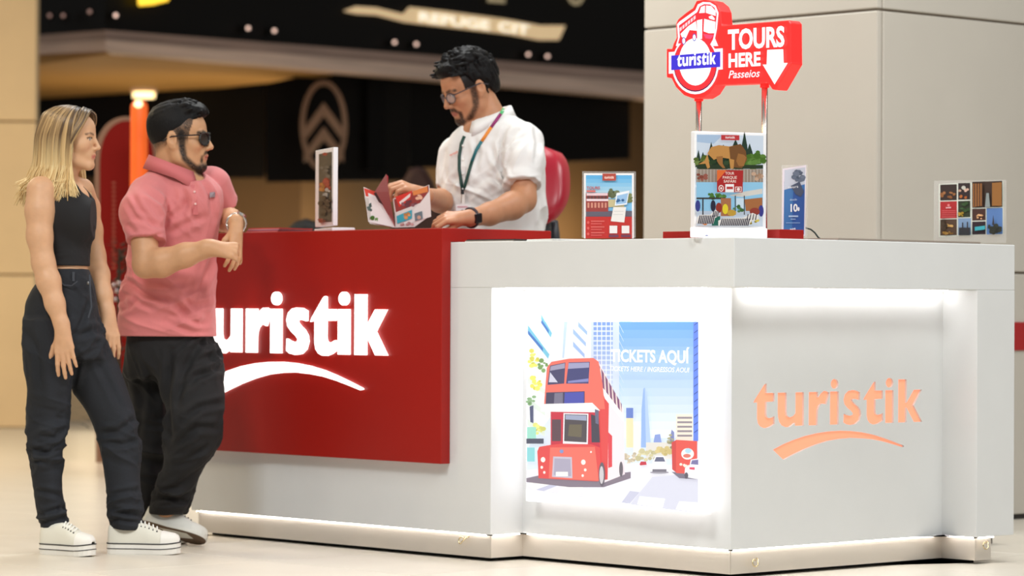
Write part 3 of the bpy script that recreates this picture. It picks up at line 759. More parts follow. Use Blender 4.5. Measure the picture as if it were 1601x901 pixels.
sp.poly(WH, [(1064, 53), (1076, 41), (1088, 33), (1089.5, 48), (1078, 47), (1072, 60), (1066, 58)]); sp.poly(WH, [(1089.5, 32), (1098, 30), (1097.5, 61), (1090, 61)])
sp.poly(WH, [(1100, 49), (1101, 29.5), (1118.5, 34), (1117.6, 52), (1108, 52)]); sp.poly((222, 70, 110), [(1099.5, 53), (1116.5, 55), (1111, 61), (1103, 60)])
for wx, wy in ((1085.5, 58.5), (1069, 64)):
    sp.ell((60, 60, 170), wx, wy, 3, 6, 14); sp.ell(WH, wx, wy, 2.2, 4.6, 14)
sp.poly(BL, [(1049.5, 87), (1126, 80.8), (1126, 104.7), (1049.5, 109.7)])
logo_on(sp, WH, 1058.5, 104, 1119, 100.2, 14)
sp.text(WH, 'TOURS', 1138, 77, 1226.5, 71.5, 31, bold=.035)
sp.text(WH, 'HERE', 1139, 105, 1189, 102, 21.5, bold=.035)
sp.text((255, 226, 232), 'Passeios', 1139, 122.5, 1188, 120, 12.5, bold=.012, shear=.25)
sp.poly(WH, [(1199.5, 78), (1224.4, 77), (1225.3, 98.5), (1231.5, 98.5), (1211, 132), (1192.4, 101), (1198.6, 101)])
sp.build('face_print', mat('lit_sign_print', attr=True, rough=.4, eattr=.85), sign)

# ------------------------------------------------------------------ upright screen with the safari picture
def upright(name, o, n, box, thick, m, parent, bevel=.004):
    pl = Plane(o, n); x0, y0, x1, y1 = box
    xm = (x0 + x1) / 2; ym = (y0 + y1) / 2
    z1 = pl.at(xm, y0).z; z0 = pl.at(xm, y1).z
    A, B = pl.at(x0, ym), pl.at(x1, ym)
    A.z = B.z = z0
    MB().box(A, B - A, -pl.n * thick, Z * (z1 - z0)).build(name, m, parent, bevel=bevel)
    return pl, A, B, z0, z1
M_bez = mat('white_gloss_plastic', (240, 240, 244), .3)
n1 = Vector((.42, -.907, 0)).normalized()
o1 = K(.11, .11, HT)
disp = empty('picture_screen', o1, 'upright white framed screen with lion and zebra safari picture on the counter corner', 'screen')
pl1, A, B, z0, z1 = upright('frame', o1, n1, (1086, 206.5, 1198.5, 368), .03, M_bez, disp)
bb = (B - A)
MB().box(A + n1 * .006 - bb * .005 - Z * (z0 - HT - .001), bb * 1.01, -n1 * .036, Z * .034).build('foot', mat('white_lit_plastic', (255, 255, 255), .35, emit=(246, 246, 255), estr=.35), disp, bevel=.004)
q = Print(Plane(o1 + n1 * .001, n1))
q.poly((214, 226, 240), [(1089.5, 210.5), (1193.5, 212.5), (1192.5, 354), (1089, 353)])
q.poly((176, 200, 228), [(1089.5, 210.5), (1130, 211), (1116, 225), (1089.5, 222)])
for (x, y, w, h) in ((1112, 240, 9, 26), (1092, 245, 5, 16), (1099, 250, 8, 18), (1131, 240, 14, 20), (1150, 236, 16, 26), (1164, 226, 8, 30), (1172, 238, 9, 20), (1120, 252, 22, 20)):
    q.poly((38, 60, 46), [(x - w, y + h), (x - w * .5, y), (x, y - h * .7), (x + w * .5, y), (x + w, y + h)])
q.blobs((86, 124, 48), 1180, 248, 14, 14, 26, 5, 11); q.blobs((100, 120, 56), 1096, 252, 10, 10, 14, 5, 12); q.blobs((44, 66, 36), 1130, 258, 40, 6, 26, 5, 13, 12)
q.rect((40, 56, 34), 1089.5, 258, 1193, 264)
LI = (198, 142, 76); LI2 = (160, 108, 56); LM = (120, 78, 40)
q.poly(LI, [(1106, 240), (1112, 230), (1124, 227), (1140, 229), (1158, 226), (1166, 238), (1150, 250), (1126, 246), (1116, 250)])
q.poly(LI, [(1106, 240), (1110, 262), (1106, 264), (1103, 256), (1092, 257), (1102, 251), (1104, 246)]); q.poly(LI2, [(1120, 245), (1130, 244), (1130, 256), (1134, 263), (1130, 263), (1124, 257), (1121, 252)])
q.poly(LM, [(1140, 230), (1158, 225), (1166, 236), (1168, 250), (1160, 263), (1148, 262), (1142, 250)]); q.poly(LI2, [(1154, 240), (1163, 242), (1167, 246), (1163, 260), (1155, 260), (1151, 252)])
q.poly(LI, [(1140, 248), (1148, 250), (1147, 264), (1142, 264)])
q.poly((196, 56, 60), [(1127.5, 211), (1156, 211.5), (1156, 219.5), (1127.5, 219)]); logo_on(q, (250, 236, 236), 1134, 216.5, 1149, 216.7, 2.6)
q.rect((158, 142, 128), 1089, 264.5, 1193, 285)
for i in range(20): q.rect((196, 186, 174), 1090 + 5.2 * i, 265, 1091 + 5.2 * i, 285)
q.blobs((150, 84, 70), 1098, 275, 8, 7, 8, 3, 14); q.blobs((186, 150, 124), 1182, 275, 9, 6, 8, 3, 15)
q.rect((150, 204, 236), 1089, 285, 1192.8, 330)
q.poly((220, 216, 208), [(1140, 306), (1162, 300), (1192, 295), (1192, 303), (1160, 308)]); q.blobs((84, 130, 60), 1118, 307, 15, 4, 16, 3.5, 16)
q.rect((60, 54, 48), 1089, 309, 1134, 311.5); q.rect((52, 46, 42), 1098, 310, 1100, 338); q.rect((172, 112, 76), 1127, 310, 1143, 338); q.poly((170, 108, 64), [(1164, 312), (1192, 309), (1192, 330), (1166, 330)])
q.rect((206, 226, 240), 1151, 310, 1163, 326); q.rect((60, 54, 50), 1149, 306, 1150.5, 336); q.rect((70, 60, 54), 1163, 306, 1164.5, 336); q.blobs((70, 110, 60), 1154, 327, 7, 5, 10, 2.6, 17)
q.ell((60, 66, 140), 1091, 322, 4, 9); q.ell((150, 50, 36), 1124, 325, 5, 8); q.ell((40, 40, 60), 1115, 322, 4, 9); q.ell((232, 210, 50), 1134, 327, 4.5, 8); q.ell((196, 156, 60), 1144, 333, 7, 5); q.ell((60, 60, 140), 1190, 330, 4, 9); q.ell((150, 60, 50), 1180, 331, 8, 6); q.rect((34, 104, 88), 1113, 338, 1126, 353); q.blobs((206, 120, 60), 1100, 347, 10, 4, 8, 3, 18); q.blobs((190, 170, 60), 1176, 347, 10, 5, 10, 3, 19, 60)
def zebra(x0, y0, x1, y1, nst):
    q.poly((238, 232, 226), [(x0, y1), (x0, y0 + 6), (x0 + (x1 - x0) * .15, y0 + 2), (x0 + (x1 - x0) * .6, y0 + 2), (x0 + (x1 - x0) * .85, y0 - 6), (x1, y0 - 2), (x1, y0 + 4), (x0 + (x1 - x0) * .82, y0 + 7), (x0 + (x1 - x0) * .75, y1)])
    for i in range(nst):
        t = x0 + (x1 - x0) * (.04 + .72 * i / nst); q.poly((44, 40, 60), [(t, y1), (t + 3, y0 + 3), (t + 4.6, y0 + 3), (t + 2, y1)])
    for i in range(4):
        t = x0 + (x1 - x0) * (.70 + .07 * i); q.poly((44, 40, 60), [(t, y0 + 5), (t + 2, y0 - 4), (t + 3.2, y0 - 4), (t + 1.6, y0 + 5)])
zebra(1089.5, 334, 1124, 350, 9); zebra(1123, 339, 1186, 353, 16)
q.poly((176, 40, 40), [(1121, 266), (1162, 266.5), (1161, 301), (1121, 300.5)]); q.poly((230, 110, 50), [(1121, 266), (1136, 266), (1121, 284)])
for t_, y_, a_, b_ in (('TOUR', 273, 1134, 1148), ('PARQUE', 279.5, 1130, 1152), ('SAFARI', 285.5, 1131.5, 1150.5)): q.text((250, 226, 214), t_, a_, y_, b_, y_ + .2, 4.4, bold=.015)
q.ell((250, 236, 230), 1127.5, 294.5, 4.2, 5.2, 14); q.ell((176, 40, 40), 1127.5, 294.5, 3, 3.8, 14); q.ell((250, 236, 230), 1127.5, 294.5, 1.6, 2, 10); q.rect((250, 246, 246), 1134, 288, 1147.5, 300.7); q.rect((190, 60, 60), 1136, 292, 1146, 296); q.rect((250, 232, 226), 1149.5, 292, 1159.5, 300); q.rect((176, 40, 40), 1150.5, 293, 1158.5, 299); q.ell((250, 232, 226), 1154.5, 296, 2.6, 2.6, 10)
q.rect((70, 90, 170), 1103, 367.5, 1107, 369)
q.build('safari_picture', mat('screen_print', attr=True, rough=.3, eattr=.42), disp)

# ------------------------------------------------------------------ narrow view of a second white screen on the red counter
n2 = Vector((-.954, -.30, 0)).normalized()
ua = u_at(505, .12); o2 = K(ua, .12, zr_t)
d2 = empty('small_screen', o2, 'narrow white framed screen turned sideways on the red counter top', 'screen')
pl2, A, B, z0, z1 = upright('frame', o2, n2, (493, 233, 521, 354), .018, M_bez, d2, .002)
MB().box(A + n2 * .004 - Z * (z0 - zr_t - .001), (B - A), -n2 * .09, Z * .014).build('foot', M_bez, d2, bevel=.003)
q = Print(Plane(o2 + n2 * .001, n2))
q.poly((104, 92, 78), [(498.5, 241), (518.8, 237.5), (518.5, 347), (498, 348)])
q.ell((206, 70, 50), 508, 241, 4, 2.5, 10); q.blobs((196, 60, 40), 508, 288, 9, 9, 14, 4, 21); q.blobs((222, 140, 60), 502, 294, 4, 6, 6, 3, 22); q.blobs((214, 206, 196), 510, 302, 5, 7, 8, 3, 23); q.blobs((84, 60, 48), 508, 322, 9, 14, 26, 3.5, 24, 30); q.blobs((190, 60, 50), 504, 344, 5, 4, 6, 2.5, 25); q.blobs((130, 118, 104), 508, 270, 8, 10, 10, 3, 26, 15)
q.build('display_picture', mat('dim_screen_print', attr=True, rough=.25, eattr=.1), d2)

# ------------------------------------------------------------------ acrylic stands with leaflets
M_acr = mat('clear_acrylic', (240, 240, 236), .05, alpha=.16, spec=.6)
def stand(label, o, n, outer, name='leaflet_stand'):
    e = empty(name, o, label, 'sign holder')
    n = Vector(n).normalized()
    pl, A, B, z0, z1 = upright('acrylic_sheet', o, n, outer, .003, M_acr, e, 0)
    MB().box(A - Z * (z0 - o.z - .0005), (B - A), -n * .07, Z * .003).build('foot', M_acr, e)
    return e, Print(Plane(o + n * .0012, n))
o3 = K(u_at(950, .3), .3, HT)
e, q = stand('clear stand with bus and phone leaflet left of the beige column', o3, (-.05, -1, 0), (910, 268, 994, 372))
q.rect((244, 240, 240), 913, 271, 991, 373); q.rect((120, 186, 226), 916, 274, 988, 340)
for i in range(6): q.rect(tuple(int(a + (b - a) * i / 5) for a, b in zip((96, 176, 226), (196, 222, 232))), 916, 274 + 6 * i, 988, 280.2 + 6 * i)
q.blobs((92, 100, 66), 956, 302, 9, 5, 12, 4, 31); q.blobs((120, 130, 80), 984, 312, 4, 9, 8, 3, 32); q.rect((196, 184, 140), 950, 312, 976, 324); q.rect((96, 90, 104), 916, 330, 988, 340)
q.rect((150, 60, 56), 916, 302, 951, 331); q.rect((232, 200, 206), 917, 302, 950, 306); q.rect((236, 214, 220), 917, 311, 951, 314.5)
for i in range(6): q.rect((96, 60, 60), 918 + 5.4 * i, 306.5, 922 + 5.4 * i, 311); q.rect((206, 140, 120), 918.5 + 5.4 * i, 317, 921.5 + 5.4 * i, 325)
q.text((190, 70, 66), 'TOURS', 917, 296, 938, 296, 4.5, .02); q.rect((214, 110, 106), 917, 297.5, 931, 300.5)
q.rect((190, 40, 34), 915.5, 339, 988, 373); q.poly((236, 240, 244), [(964, 302), (984, 298), (980, 320), (961, 322)]); q.poly((150, 190, 226), [(965, 306), (982, 302), (979, 318), (963, 320)]); q.blobs((60, 110, 160), 970, 315, 5, 3, 6, 2.4, 33)
q.poly((232, 228, 222), [(959, 324), (979, 324), (976, 348), (955, 346)]); q.rect((206, 204, 200), 960, 330, 975, 331); q.rect((206, 204, 200), 959, 335, 974, 336)
for i in range(3):
    q.ell((214, 90, 84), 919.5, 348 + 9 * i, 2, 2.4, 10); q.rect((214, 96, 90), 924, 345 + 9 * i, 945, 347 + 9 * i); q.rect((208, 84, 80), 924, 349 + 9 * i, 941, 351 + 9 * i)
q.rect((232, 226, 224), 953, 353, 965, 365); q.rect((232, 226, 224), 972, 353, 984, 365); q.rect((110, 56, 80), 952, 367, 967, 371); q.rect((110, 56, 80), 971, 367, 986, 371)
q.rect((176, 70, 56), 942, 271.5, 963, 282.5); logo_on(q, (250, 216, 206), 945, 279.5, 960, 279.4, 3)
q.build('leaflet', mat('paper_print', attr=True, rough=.5), e)
o4 = K(u_at(1242, .42), .42, HT) if False else K(.17, v_at(1242, .17), HT)
e, q = stand('slim clear stand with blue leaflet right of the safari screen', o4, (-.25, -.968, 0), (1221.5, 258, 1262.5, 371))
q.poly((232, 226, 236), [(1223.5, 264), (1260.5, 258), (1259, 369), (1222, 370)]); q.poly((60, 116, 178), [(1226, 284), (1258.5, 281), (1257, 366.5), (1225, 367.5)])
q.poly((196, 204, 218), [(1226.5, 266), (1259, 261.5), (1258.6, 288), (1226, 297)]); q.poly((44, 86, 160), [(1240, 300), (1258, 296), (1257, 366), (1238, 367)])
q.blobs((92, 104, 124), 1248, 275, 8, 9, 16, 4, 41, 20); q.poly((70, 80, 104), [(1236, 291), (1250, 284), (1257, 300), (1252, 308), (1244, 304)]); q.text((236, 240, 246), 'tours', 1232, 295, 1248, 293.5, 4.5)
q.text((190, 212, 236), 'desde', 1235, 314, 1246, 313.4, 3.4); q.text((250, 252, 255), '10', 1236, 331, 1247, 330.5, 12, .03); q.ell((236, 240, 250), 1248.5, 327, 1.6, 3.4, 10); q.rect((170, 196, 230), 1233, 337, 1248, 339.5); q.rect((150, 180, 222), 1236, 342, 1244, 343.5); q.rect((140, 172, 220), 1229, 348, 1251, 349.2); logo_on(q, (250, 250, 255), 1235, 361.5, 1244, 360.5, 3.4)
q.build('leaflet', mat('paper_print', attr=True, rough=.5), e)
o5 = K(.3, v_at(1515, .3), HT)
e, q = stand('wide clear stand with a dark photo collage on the counter right arm', o5, (-.42, -.907, 0), (1460, 282, 1573, 380))
q.poly((226, 232, 220), [(1467.5, 288), (1568.5, 283), (1568.5, 365.5), (1468, 371)])
def cell(x0, y0, x1, y1, c): q.poly(c, [(x0, y0 + (1518 - x0) * .03), (x1, y0 + (1518 - x1) * .03), (x1, y1 + (1518 - x1) * .03), (x0, y1 + (1518 - x0) * .03)])
cell(1470, 287.5, 1496, 312.5, (48, 34, 28)); cell(1498, 286, 1517, 312, (44, 32, 34)); cell(1470, 314, 1496, 340.5, (178, 36, 40)); cell(1498, 314, 1517, 339.5, (40, 52, 28)); cell(1470, 342, 1496, 367, (84, 62, 44)); cell(1498, 341, 1518, 367, (130, 160, 196))
cell(1520, 284.5, 1567, 325, (58, 38, 26)); cell(1520, 327, 1541, 345, (70, 38, 28)); cell(1520, 347, 1541, 367, (40, 22, 34)); cell(1542.5, 326.5, 1567.5, 367.5, (90, 130, 190))
q.blobs((150, 96, 50), 1483, 305, 12, 4, 14, 2.2, 51, 20); q.blobs((206, 170, 150), 1507, 297, 8, 2.5, 8, 2, 52); q.ell((200, 200, 190), 1506.5, 293.5, 3.4, 3, 10); q.blobs((190, 110, 50), 1507, 308, 6, 2, 6, 2, 53); q.blobs((180, 150, 50), 1502, 335, 4, 3, 6, 2, 54); q.blobs((50, 84, 40), 1508, 324, 7, 7, 12, 2.6, 55, 15)
q.blobs((214, 170, 100), 1484, 354, 6, 3, 8, 2.4, 56); q.blobs((60, 44, 24), 1476, 351, 4, 8, 8, 3, 57, 10); q.blobs((150, 110, 40), 1482, 364, 11, 2, 10, 2, 58); q.rect((40, 44, 50), 1499, 356, 1517, 368); q.rect((44, 40, 46), 1504, 348, 1506, 364); q.rect((44, 40, 46), 1511.5, 347, 1513.5, 364)
q.poly((150, 96, 44), [(1521, 287), (1536, 287), (1536, 322), (1521, 324)]); q.poly((150, 100, 44), [(1551, 286), (1566, 285), (1566, 322), (1551, 322)]); q.poly((140, 150, 150), [(1542, 302), (1546, 302), (1548, 324), (1540, 324)])
for i in range(4): q.poly((64, 38, 26), [(1523 + 4 * i, 287), (1524.4 + 4 * i, 287), (1524.4 + 4 * i, 323), (1523 + 4 * i, 323)])
q.blobs((222, 170, 120), 1533, 339, 6, 3, 8, 2, 59); q.poly((60, 176, 190), [(1524, 355), (1540, 353), (1540, 359), (1524, 361)]); q.blobs((40, 46, 34), 1555, 356, 11, 8, 24, 3, 60, 14); q.poly((50, 50, 60), [(1551, 352), (1553, 336), (1555, 352)])
q.ell((230, 130, 130), 1483, 321, 2, 2, 8); logo_on(q, (250, 220, 220), 1479, 326, 1487, 325.6, 1.8)
for i in range(4): q.rect((206, 86, 88), 1472.5, 329 + 3.2 * i, 1494, 330.4 + 3.2 * i)
q.build('leaflet', mat('paper_print', attr=True, rough=.5), e)

# ------------------------------------------------------------------ flat things on the tops
def flat_board(name, label, cat, u0, v0, u1, v1, z, t, m, rot=0):
    o = MB().box(K(u0, v0, z + .0008), U * (u1 - u0), V * (v1 - v0), Z * t).build(name, m, None, bevel=min(.001, t * .3)); return tag(o, label, cat)
vb0, vb1 = v_at(1296, .05), v_at(1519, .05)
flat_board('flat_board', 'thin grey-beige board lying on the counter right arm', 'board', .012, vb0, .22, vb1, HT, .007, mat('grey_beige_board', (150, 138, 126), .6))
def booklet(label, u, v, z, w, h, rot, n, rgbs, t=.0035, cat='brochure'):
    e = empty('brochure', K(u, v, z), label, cat, 'brochures lying on the counters')
    ex = (U * -math.cos(rot) + V * math.sin(rot)) * w; ey = (U * math.sin(rot) + V * math.cos(rot)) * h
    for i in range(n):
        o = K(u, v, z + .0005 + i * t) - ex / 2 - ey / 2 + ex * .02 * i
        MB().box(o, ex, ey, Z * (t * .93)).build('cover' if i == n - 1 else 'page_block', mat('bk%d_%d_%d' % rgbs[i % len(rgbs)], rgbs[i % len(rgbs)], .35), e)
    return e
booklet('dark glossy brochure stack on the white counter beside the red block', u_at(785, .11), .115, HT, .22, .17, .15, 3, [(200, 190, 180), (120, 110, 100), (34, 30, 36)], .003)
booklet('white paper sheets lying on the white counter near the bus leaflet', u_at(880, .12), .12, HT, .17, .2, -.2, 2, [(236, 236, 232), (244, 244, 240)], .003)
booklet('pinkish brochure stack on the red counter left of the small screen', u_at(440, .12), .10, zr_t, .17, .18, .1, 5, [(214, 150, 150), (190, 70, 70), (150, 120, 150)], .0035)
cab = [P(1258, 356, 10.75), P(1268, 359, 10.74), P(1274, 364, 10.73), P(1279, 371, 10.72)]
cbm = MB().tube(cab + [Vector((cab[-1].x + .01, cab[-1].y, HT + .004))], .003, 6).build('cable', mat('dark_green_cable', (30, 44, 40), .5), None, smooth=True)
tag(cbm, 'short dark cable curling onto the counter beside the blue leaflet', 'cable')

# ------------------------------------------------------------------ raised deck and the red chair behind the clerk
deck = MB().prism([K(.6, .6, .0), K(3.3, .6, .0), K(3.3, 2.1, .0), K(.6, 2.1, .0)], Z * .10).build('floor_deck', mat('deck_grey', (120, 112, 104), .6)); tag(deck, kind='structure')
chd = 13.0
ch = empty('office_chair', Vector((P(862, 300, chd).x, chd, .10)), 'glossy red high-backed chair with dark armrest behind the clerk', 'chair')
cb = P(852, 290, chd); M_chr = mat('red_vinyl', (170, 24, 46), .28, spec=.6)
def shell(cx, cy_, cz, rx, rz, th, bow):
    n, m_ = 20, 12; f, b = [], []
    for j in range(m_ + 1):
        t = -1 + 2 * j / m_
        for i in range(n + 1):
            s_ = -1 + 2 * i / n; w = (1 - abs(t) ** 3.0) ** (1 / 2.2) if abs(t) < 1 else .02
            x = cx + rx * s_ * w * (1.0 if t > 0 else 1 - .45 * t * t); y = cy_ - bow * (s_ * w) ** 2 + .05 * t
            f.append(Vector((x, y - th * (1 - abs(s_) ** 4) * w, cz + rz * t))); b.append(Vector((x, y, cz + rz * t)))
    fs = []; k = (n + 1) * (m_ + 1)
    for j in range(m_):
        for i in range(n):
            a = j * (n + 1) + i; fs += [(a, a + 1, a + n + 2, a + n + 1), (k + a, k + a + n + 1, k + a + n + 2, k + a + 1)]
    return f + b, fs
vs, fs = shell(cb.x, chd + .05, cb.z, .105, .165, .06, .02)
MB().add(vs, fs).build('backrest', M_chr, ch, smooth=True)
sz = P(866, 372, chd).z
MB().tube([P(866, 346, chd + .08), P(868, 372, chd + .1), P(868, 420, chd + .05)], [.018, .022, .02], 10).build('arm', mat('dark_grey_plastic', (52, 56, 62), .4), ch, smooth=True)
MB().box((cb.x - .22, chd - .42, .72), (.44, 0, 0), (0, .44, 0), (0, 0, .08)).build('seat', M_chr, ch, bevel=.03)
MB().tube([(cb.x, chd + .05, cb.z - .1), (cb.x, chd + .08, .74)], .025, 8).build('back_post', mat('dark_grey_plastic', (52, 56, 62), .4), ch)
MB().tube([(cb.x, chd - .2, .16), (cb.x, chd - .2, .73)], .03, 10).build('gas_column', mat('dark_grey_plastic', (52, 56, 62), .4), ch)
for i in range(5):
    a = 2 * PI * i / 5
    MB().tube([(cb.x, chd - .2, .18), (cb.x + .26 * math.cos(a), chd - .2 + .26 * math.sin(a), .135)], [.025, .016], 8).build('base_leg', mat('dark_grey_plastic', (52, 56, 62), .4), ch)
    MB().ball((cb.x + .26 * math.cos(a), chd - .2 + .26 * math.sin(a), .125), .024, 6).build('caster', mat('dark_grey_plastic', (52, 56, 62), .4), ch, smooth=True)
# ------------------------------------------------------------------ smooth solid modelling for figures
f32 = np.float32
def nv(v): return np.array(tuple(v), dtype=np.float64)
def unit(v):
    v = np.asarray(v, dtype=np.float64); return v / np.linalg.norm(v)
class Vol:
    def __init__(s, lo, hi, h):
        s.h = h; s.lo = np.asarray(lo, float); n = np.ceil((np.asarray(hi, float) - s.lo) / h).astype(int) + 1
        s.ax = [(s.lo[i] + h * np.arange(n[i])).astype(f32) for i in range(3)]
        s.A = np.full(tuple(n), 0.25, dtype=f32)
    def sub(s, lo, hi):
        sl = []; g = []
        for i in range(3):
            a = int(max(0, math.floor((lo[i] - s.lo[i]) / s.h))); b = int(min(s.A.shape[i], math.ceil((hi[i] - s.lo[i]) / s.h) + 1))
            sl.append(slice(a, max(a, b))); sh = [1, 1, 1]; sh[i] = -1
            g.append(s.ax[i][sl[i]].reshape(sh))
        return tuple(sl), g
    def put(s, sl, d, k):
        a = s.A[sl]
        if a.size == 0: return
        if k > 0:
            hh = np.maximum(k - np.abs(a - d), 0) / k
            s.A[sl] = np.minimum(a, d) - hh * hh * (k * .25)
        else: s.A[sl] = np.minimum(a, d)
    def cut(s, sl, d, k):
        a = s.A[sl]; d = -d
        if k > 0:
            hh = np.maximum(k - np.abs(a - d), 0) / k
            s.A[sl] = np.maximum(a, d) + hh * hh * (k * .25)
        else: s.A[sl] = np.maximum(a, d)
    def cone(s, p, q, r1, r2, k=.01, carve=False):
        p, q = nv(p), nv(q); m = max(r1, r2) + k + 3 * s.h
        sl, (X, Y, Zz) = s.sub(np.minimum(p, q) - m, np.maximum(p, q) + m)
        v = q - p; L2 = float(v @ v) + 1e-12
        t = np.clip(((X - p[0]) * v[0] + (Y - p[1]) * v[1] + (Zz - p[2]) * v[2]) / L2, 0, 1).astype(f32)
        d = np.sqrt((X - p[0] - t * v[0]) ** 2 + (Y - p[1] - t * v[1]) ** 2 + (Zz - p[2] - t * v[2]) ** 2) - (r1 + (r2 - r1) * t)
        (s.cut if carve else s.put)(sl, d.astype(f32), k)
    def chain(s, pts, rads, k=.01):
        for i in range(len(pts) - 1): s.cone(pts[i], pts[i + 1], rads[i], rads[i + 1], k)
    def ell(s, c, r, R=None, k=.01, carve=False):
        c = nv(c); R = np.eye(3) if R is None else R; m = max(r) + k + 3 * s.h
        sl, (X, Y, Zz) = s.sub(c - m, c + m)
        x, y, z = X - c[0], Y - c[1], Zz - c[2]
        l = [(R[i][0] * x + R[i][1] * y + R[i][2] * z) for i in range(3)]
        k0 = np.sqrt(sum((l[i] / r[i]) ** 2 for i in range(3))); k1 = np.sqrt(sum((l[i] / (r[i] ** 2)) ** 2 for i in range(3))) + 1e-6
        (s.cut if carve else s.put)(sl, (k0 * (k0 - 1) / k1).astype(f32), k)
    def loft(s, rows, k=.02, p=2.0, end=.02):
        """rows of (z, cx, cy, ra, rb), any order; ra along x, rb along y"""
        r = np.array(sorted(rows), float); z = r[:, 0]
        zz = np.linspace(z[0], z[-1], 300); cols = []
        for j in range(1, 5):
            y = r[:, j]; m = np.gradient(y, z)
            i = np.clip(np.searchsorted(z, zz) - 1, 0, len(z) - 2); hh = z[i + 1] - z[i]; t = (zz - z[i]) / hh
            cols.append((2 * t ** 3 - 3 * t ** 2 + 1) * y[i] + (t ** 3 - 2 * t ** 2 + t) * hh * m[i] + (-2 * t ** 3 + 3 * t ** 2) * y[i + 1] + (t ** 3 - t ** 2) * hh * m[i + 1])
        m = k + 4 * s.h
        lo = [(cols[0] - cols[2]).min() - m, (cols[1] - cols[3]).min() - m, z[0] - m]; hi = [(cols[0] + cols[2]).max() + m, (cols[1] + cols[3]).max() + m, z[-1] + m]
        sl, (X, Y, Zz) = s.sub(lo, hi)
        g = Zz.ravel(); it = [np.interp(g, zz, c).astype(f32).reshape(1, 1, -1) for c in cols]
        q = (np.abs((X - it[0]) / it[2]) ** p + np.abs((Y - it[1]) / it[3]) ** p) ** (1.0 / p)
        d = (q - 1) * np.minimum(it[2], it[3])
        e = np.maximum(Zz - z[-1], z[0] - Zz) + 0 * d
        hh = np.maximum(end - np.abs(d - e), 0) / end if end > 0 else 0
        d = np.maximum(d, e) + (hh * hh * (end * .25) if end > 0 else 0)
        s.put(sl, d.astype(f32), k)
    def half(s, o, n, k=0.0):
        """keep the side against n"""
        o, n = nv(o), unit(n); sl, (X, Y, Zz) = s.sub(s.lo - 1, s.lo + 99)
        d = (X - o[0]) * n[0] + (Y - o[1]) * n[1] + (Zz - o[2]) * n[2]
        s.cut(sl, -d.astype(f32), k)
    def func(s, lo, hi, fn, carve=True, k=0.0):
        sl, (X, Y, Zz) = s.sub(np.asarray(lo), np.asarray(hi)); d = (fn(X, Y, Zz) + np.zeros(s.A[sl].shape, f32)).astype(f32)
        (s.cut if carve else s.put)(sl, d, k)
    def mesh(s):
        A = s.A.copy(); A[0] = A[-1] = .2; A[:, 0] = A[:, -1] = .2; A[:, :, 0] = A[:, :, -1] = .2
        I = A < 0; n = A.shape
        cnt = np.zeros((n[0] - 1, n[1] - 1, n[2] - 1), np.uint8)
        for a in (0, 1):
            for b in (0, 1):
                for c in (0, 1): cnt += I[a:n[0] - 1 + a, b:n[1] - 1 + b, c:n[2] - 1 + c]
        act = (cnt > 0) & (cnt < 8)
        ijk = np.argwhere(act); idx = np.full(act.shape, -1, np.int32); idx[act] = np.arange(len(ijk))
        pos = np.zeros((len(ijk), 3)); w = np.zeros(len(ijk))
        cs = [(a, b, c) for a in (0, 1) for b in (0, 1) for c in (0, 1)]
        val = {c: A[ijk[:, 0] + c[0], ijk[:, 1] + c[1], ijk[:, 2] + c[2]] for c in cs}
        for c in cs:
            for ax in range(3):
                if c[ax] == 0:
                    e = list(c); e[ax] = 1; e = tuple(e); va, vb = val[c], val[e]
                    x = (va < 0) != (vb < 0); t = np.where(x, va / np.where(x, va - vb, 1), 0)
                    pt = np.array(c, float)[None, :] + np.zeros((len(ijk), 3)); pt[:, ax] += t
                    pos += pt * x[:, None]; w += x
        V = s.lo + s.h * (ijk + pos / w[:, None]); Q = []
        for ax in range(3):
            sa = [slice(None)] * 3; sb = [slice(None)] * 3; sa[ax] = slice(0, n[ax] - 1); sb[ax] = slice(1, n[ax])
            ch = I[tuple(sa)] != I[tuple(sb)]; e = np.argwhere(ch); inside = I[tuple(sa)][ch]
            o1, o2 = [(1, 2), (2, 0), (0, 1)][ax]
            ok = (e[:, o1] > 0) & (e[:, o2] > 0) & (e[:, o1] < n[o1] - 1) & (e[:, o2] < n[o2] - 1); e = e[ok]; inside = inside[ok]
            q = []
            for d1, d2 in ((-1, -1), (0, -1), (0, 0), (-1, 0)):
                f = e.copy(); f[:, o1] += d1; f[:, o2] += d2; q.append(idx[f[:, 0], f[:, 1], f[:, 2]])
            q = np.stack(q, 1); q[~inside] = q[~inside][:, ::-1]; Q.append(q)
        return V, np.concatenate(Q)
def vnormals(V, Q):
    n = np.cross(V[Q[:, 2]] - V[Q[:, 0]], V[Q[:, 3]] - V[Q[:, 1]]); N = np.zeros_like(V)
    for j in range(4):
        for c in range(3): N[:, c] += np.bincount(Q[:, j], weights=n[:, c], minlength=len(V))
    return N / (np.linalg.norm(N, axis=1, keepdims=True) + 1e-12)
_rs = np.random.RandomState(5); _LAT = _rs.rand(64, 64, 64)
def vnoise(p):
    i = np.floor(p).astype(int); f = p - i; f = f * f * (3 - 2 * f); r = 0
    for a in (0, 1):
        for b in (0, 1):
            for c in (0, 1):
                w = (f[:, 0] if a else 1 - f[:, 0]) * (f[:, 1] if b else 1 - f[:, 1]) * (f[:, 2] if c else 1 - f[:, 2])
                r = r + w * _LAT[(i[:, 0] + a) % 64, (i[:, 1] + b) % 64, (i[:, 2] + c) % 64]
    return r
def sstep(a, b, x):
    t = np.clip((x - a) / (b - a), 0, 1); return t * t * (3 - 2 * t)
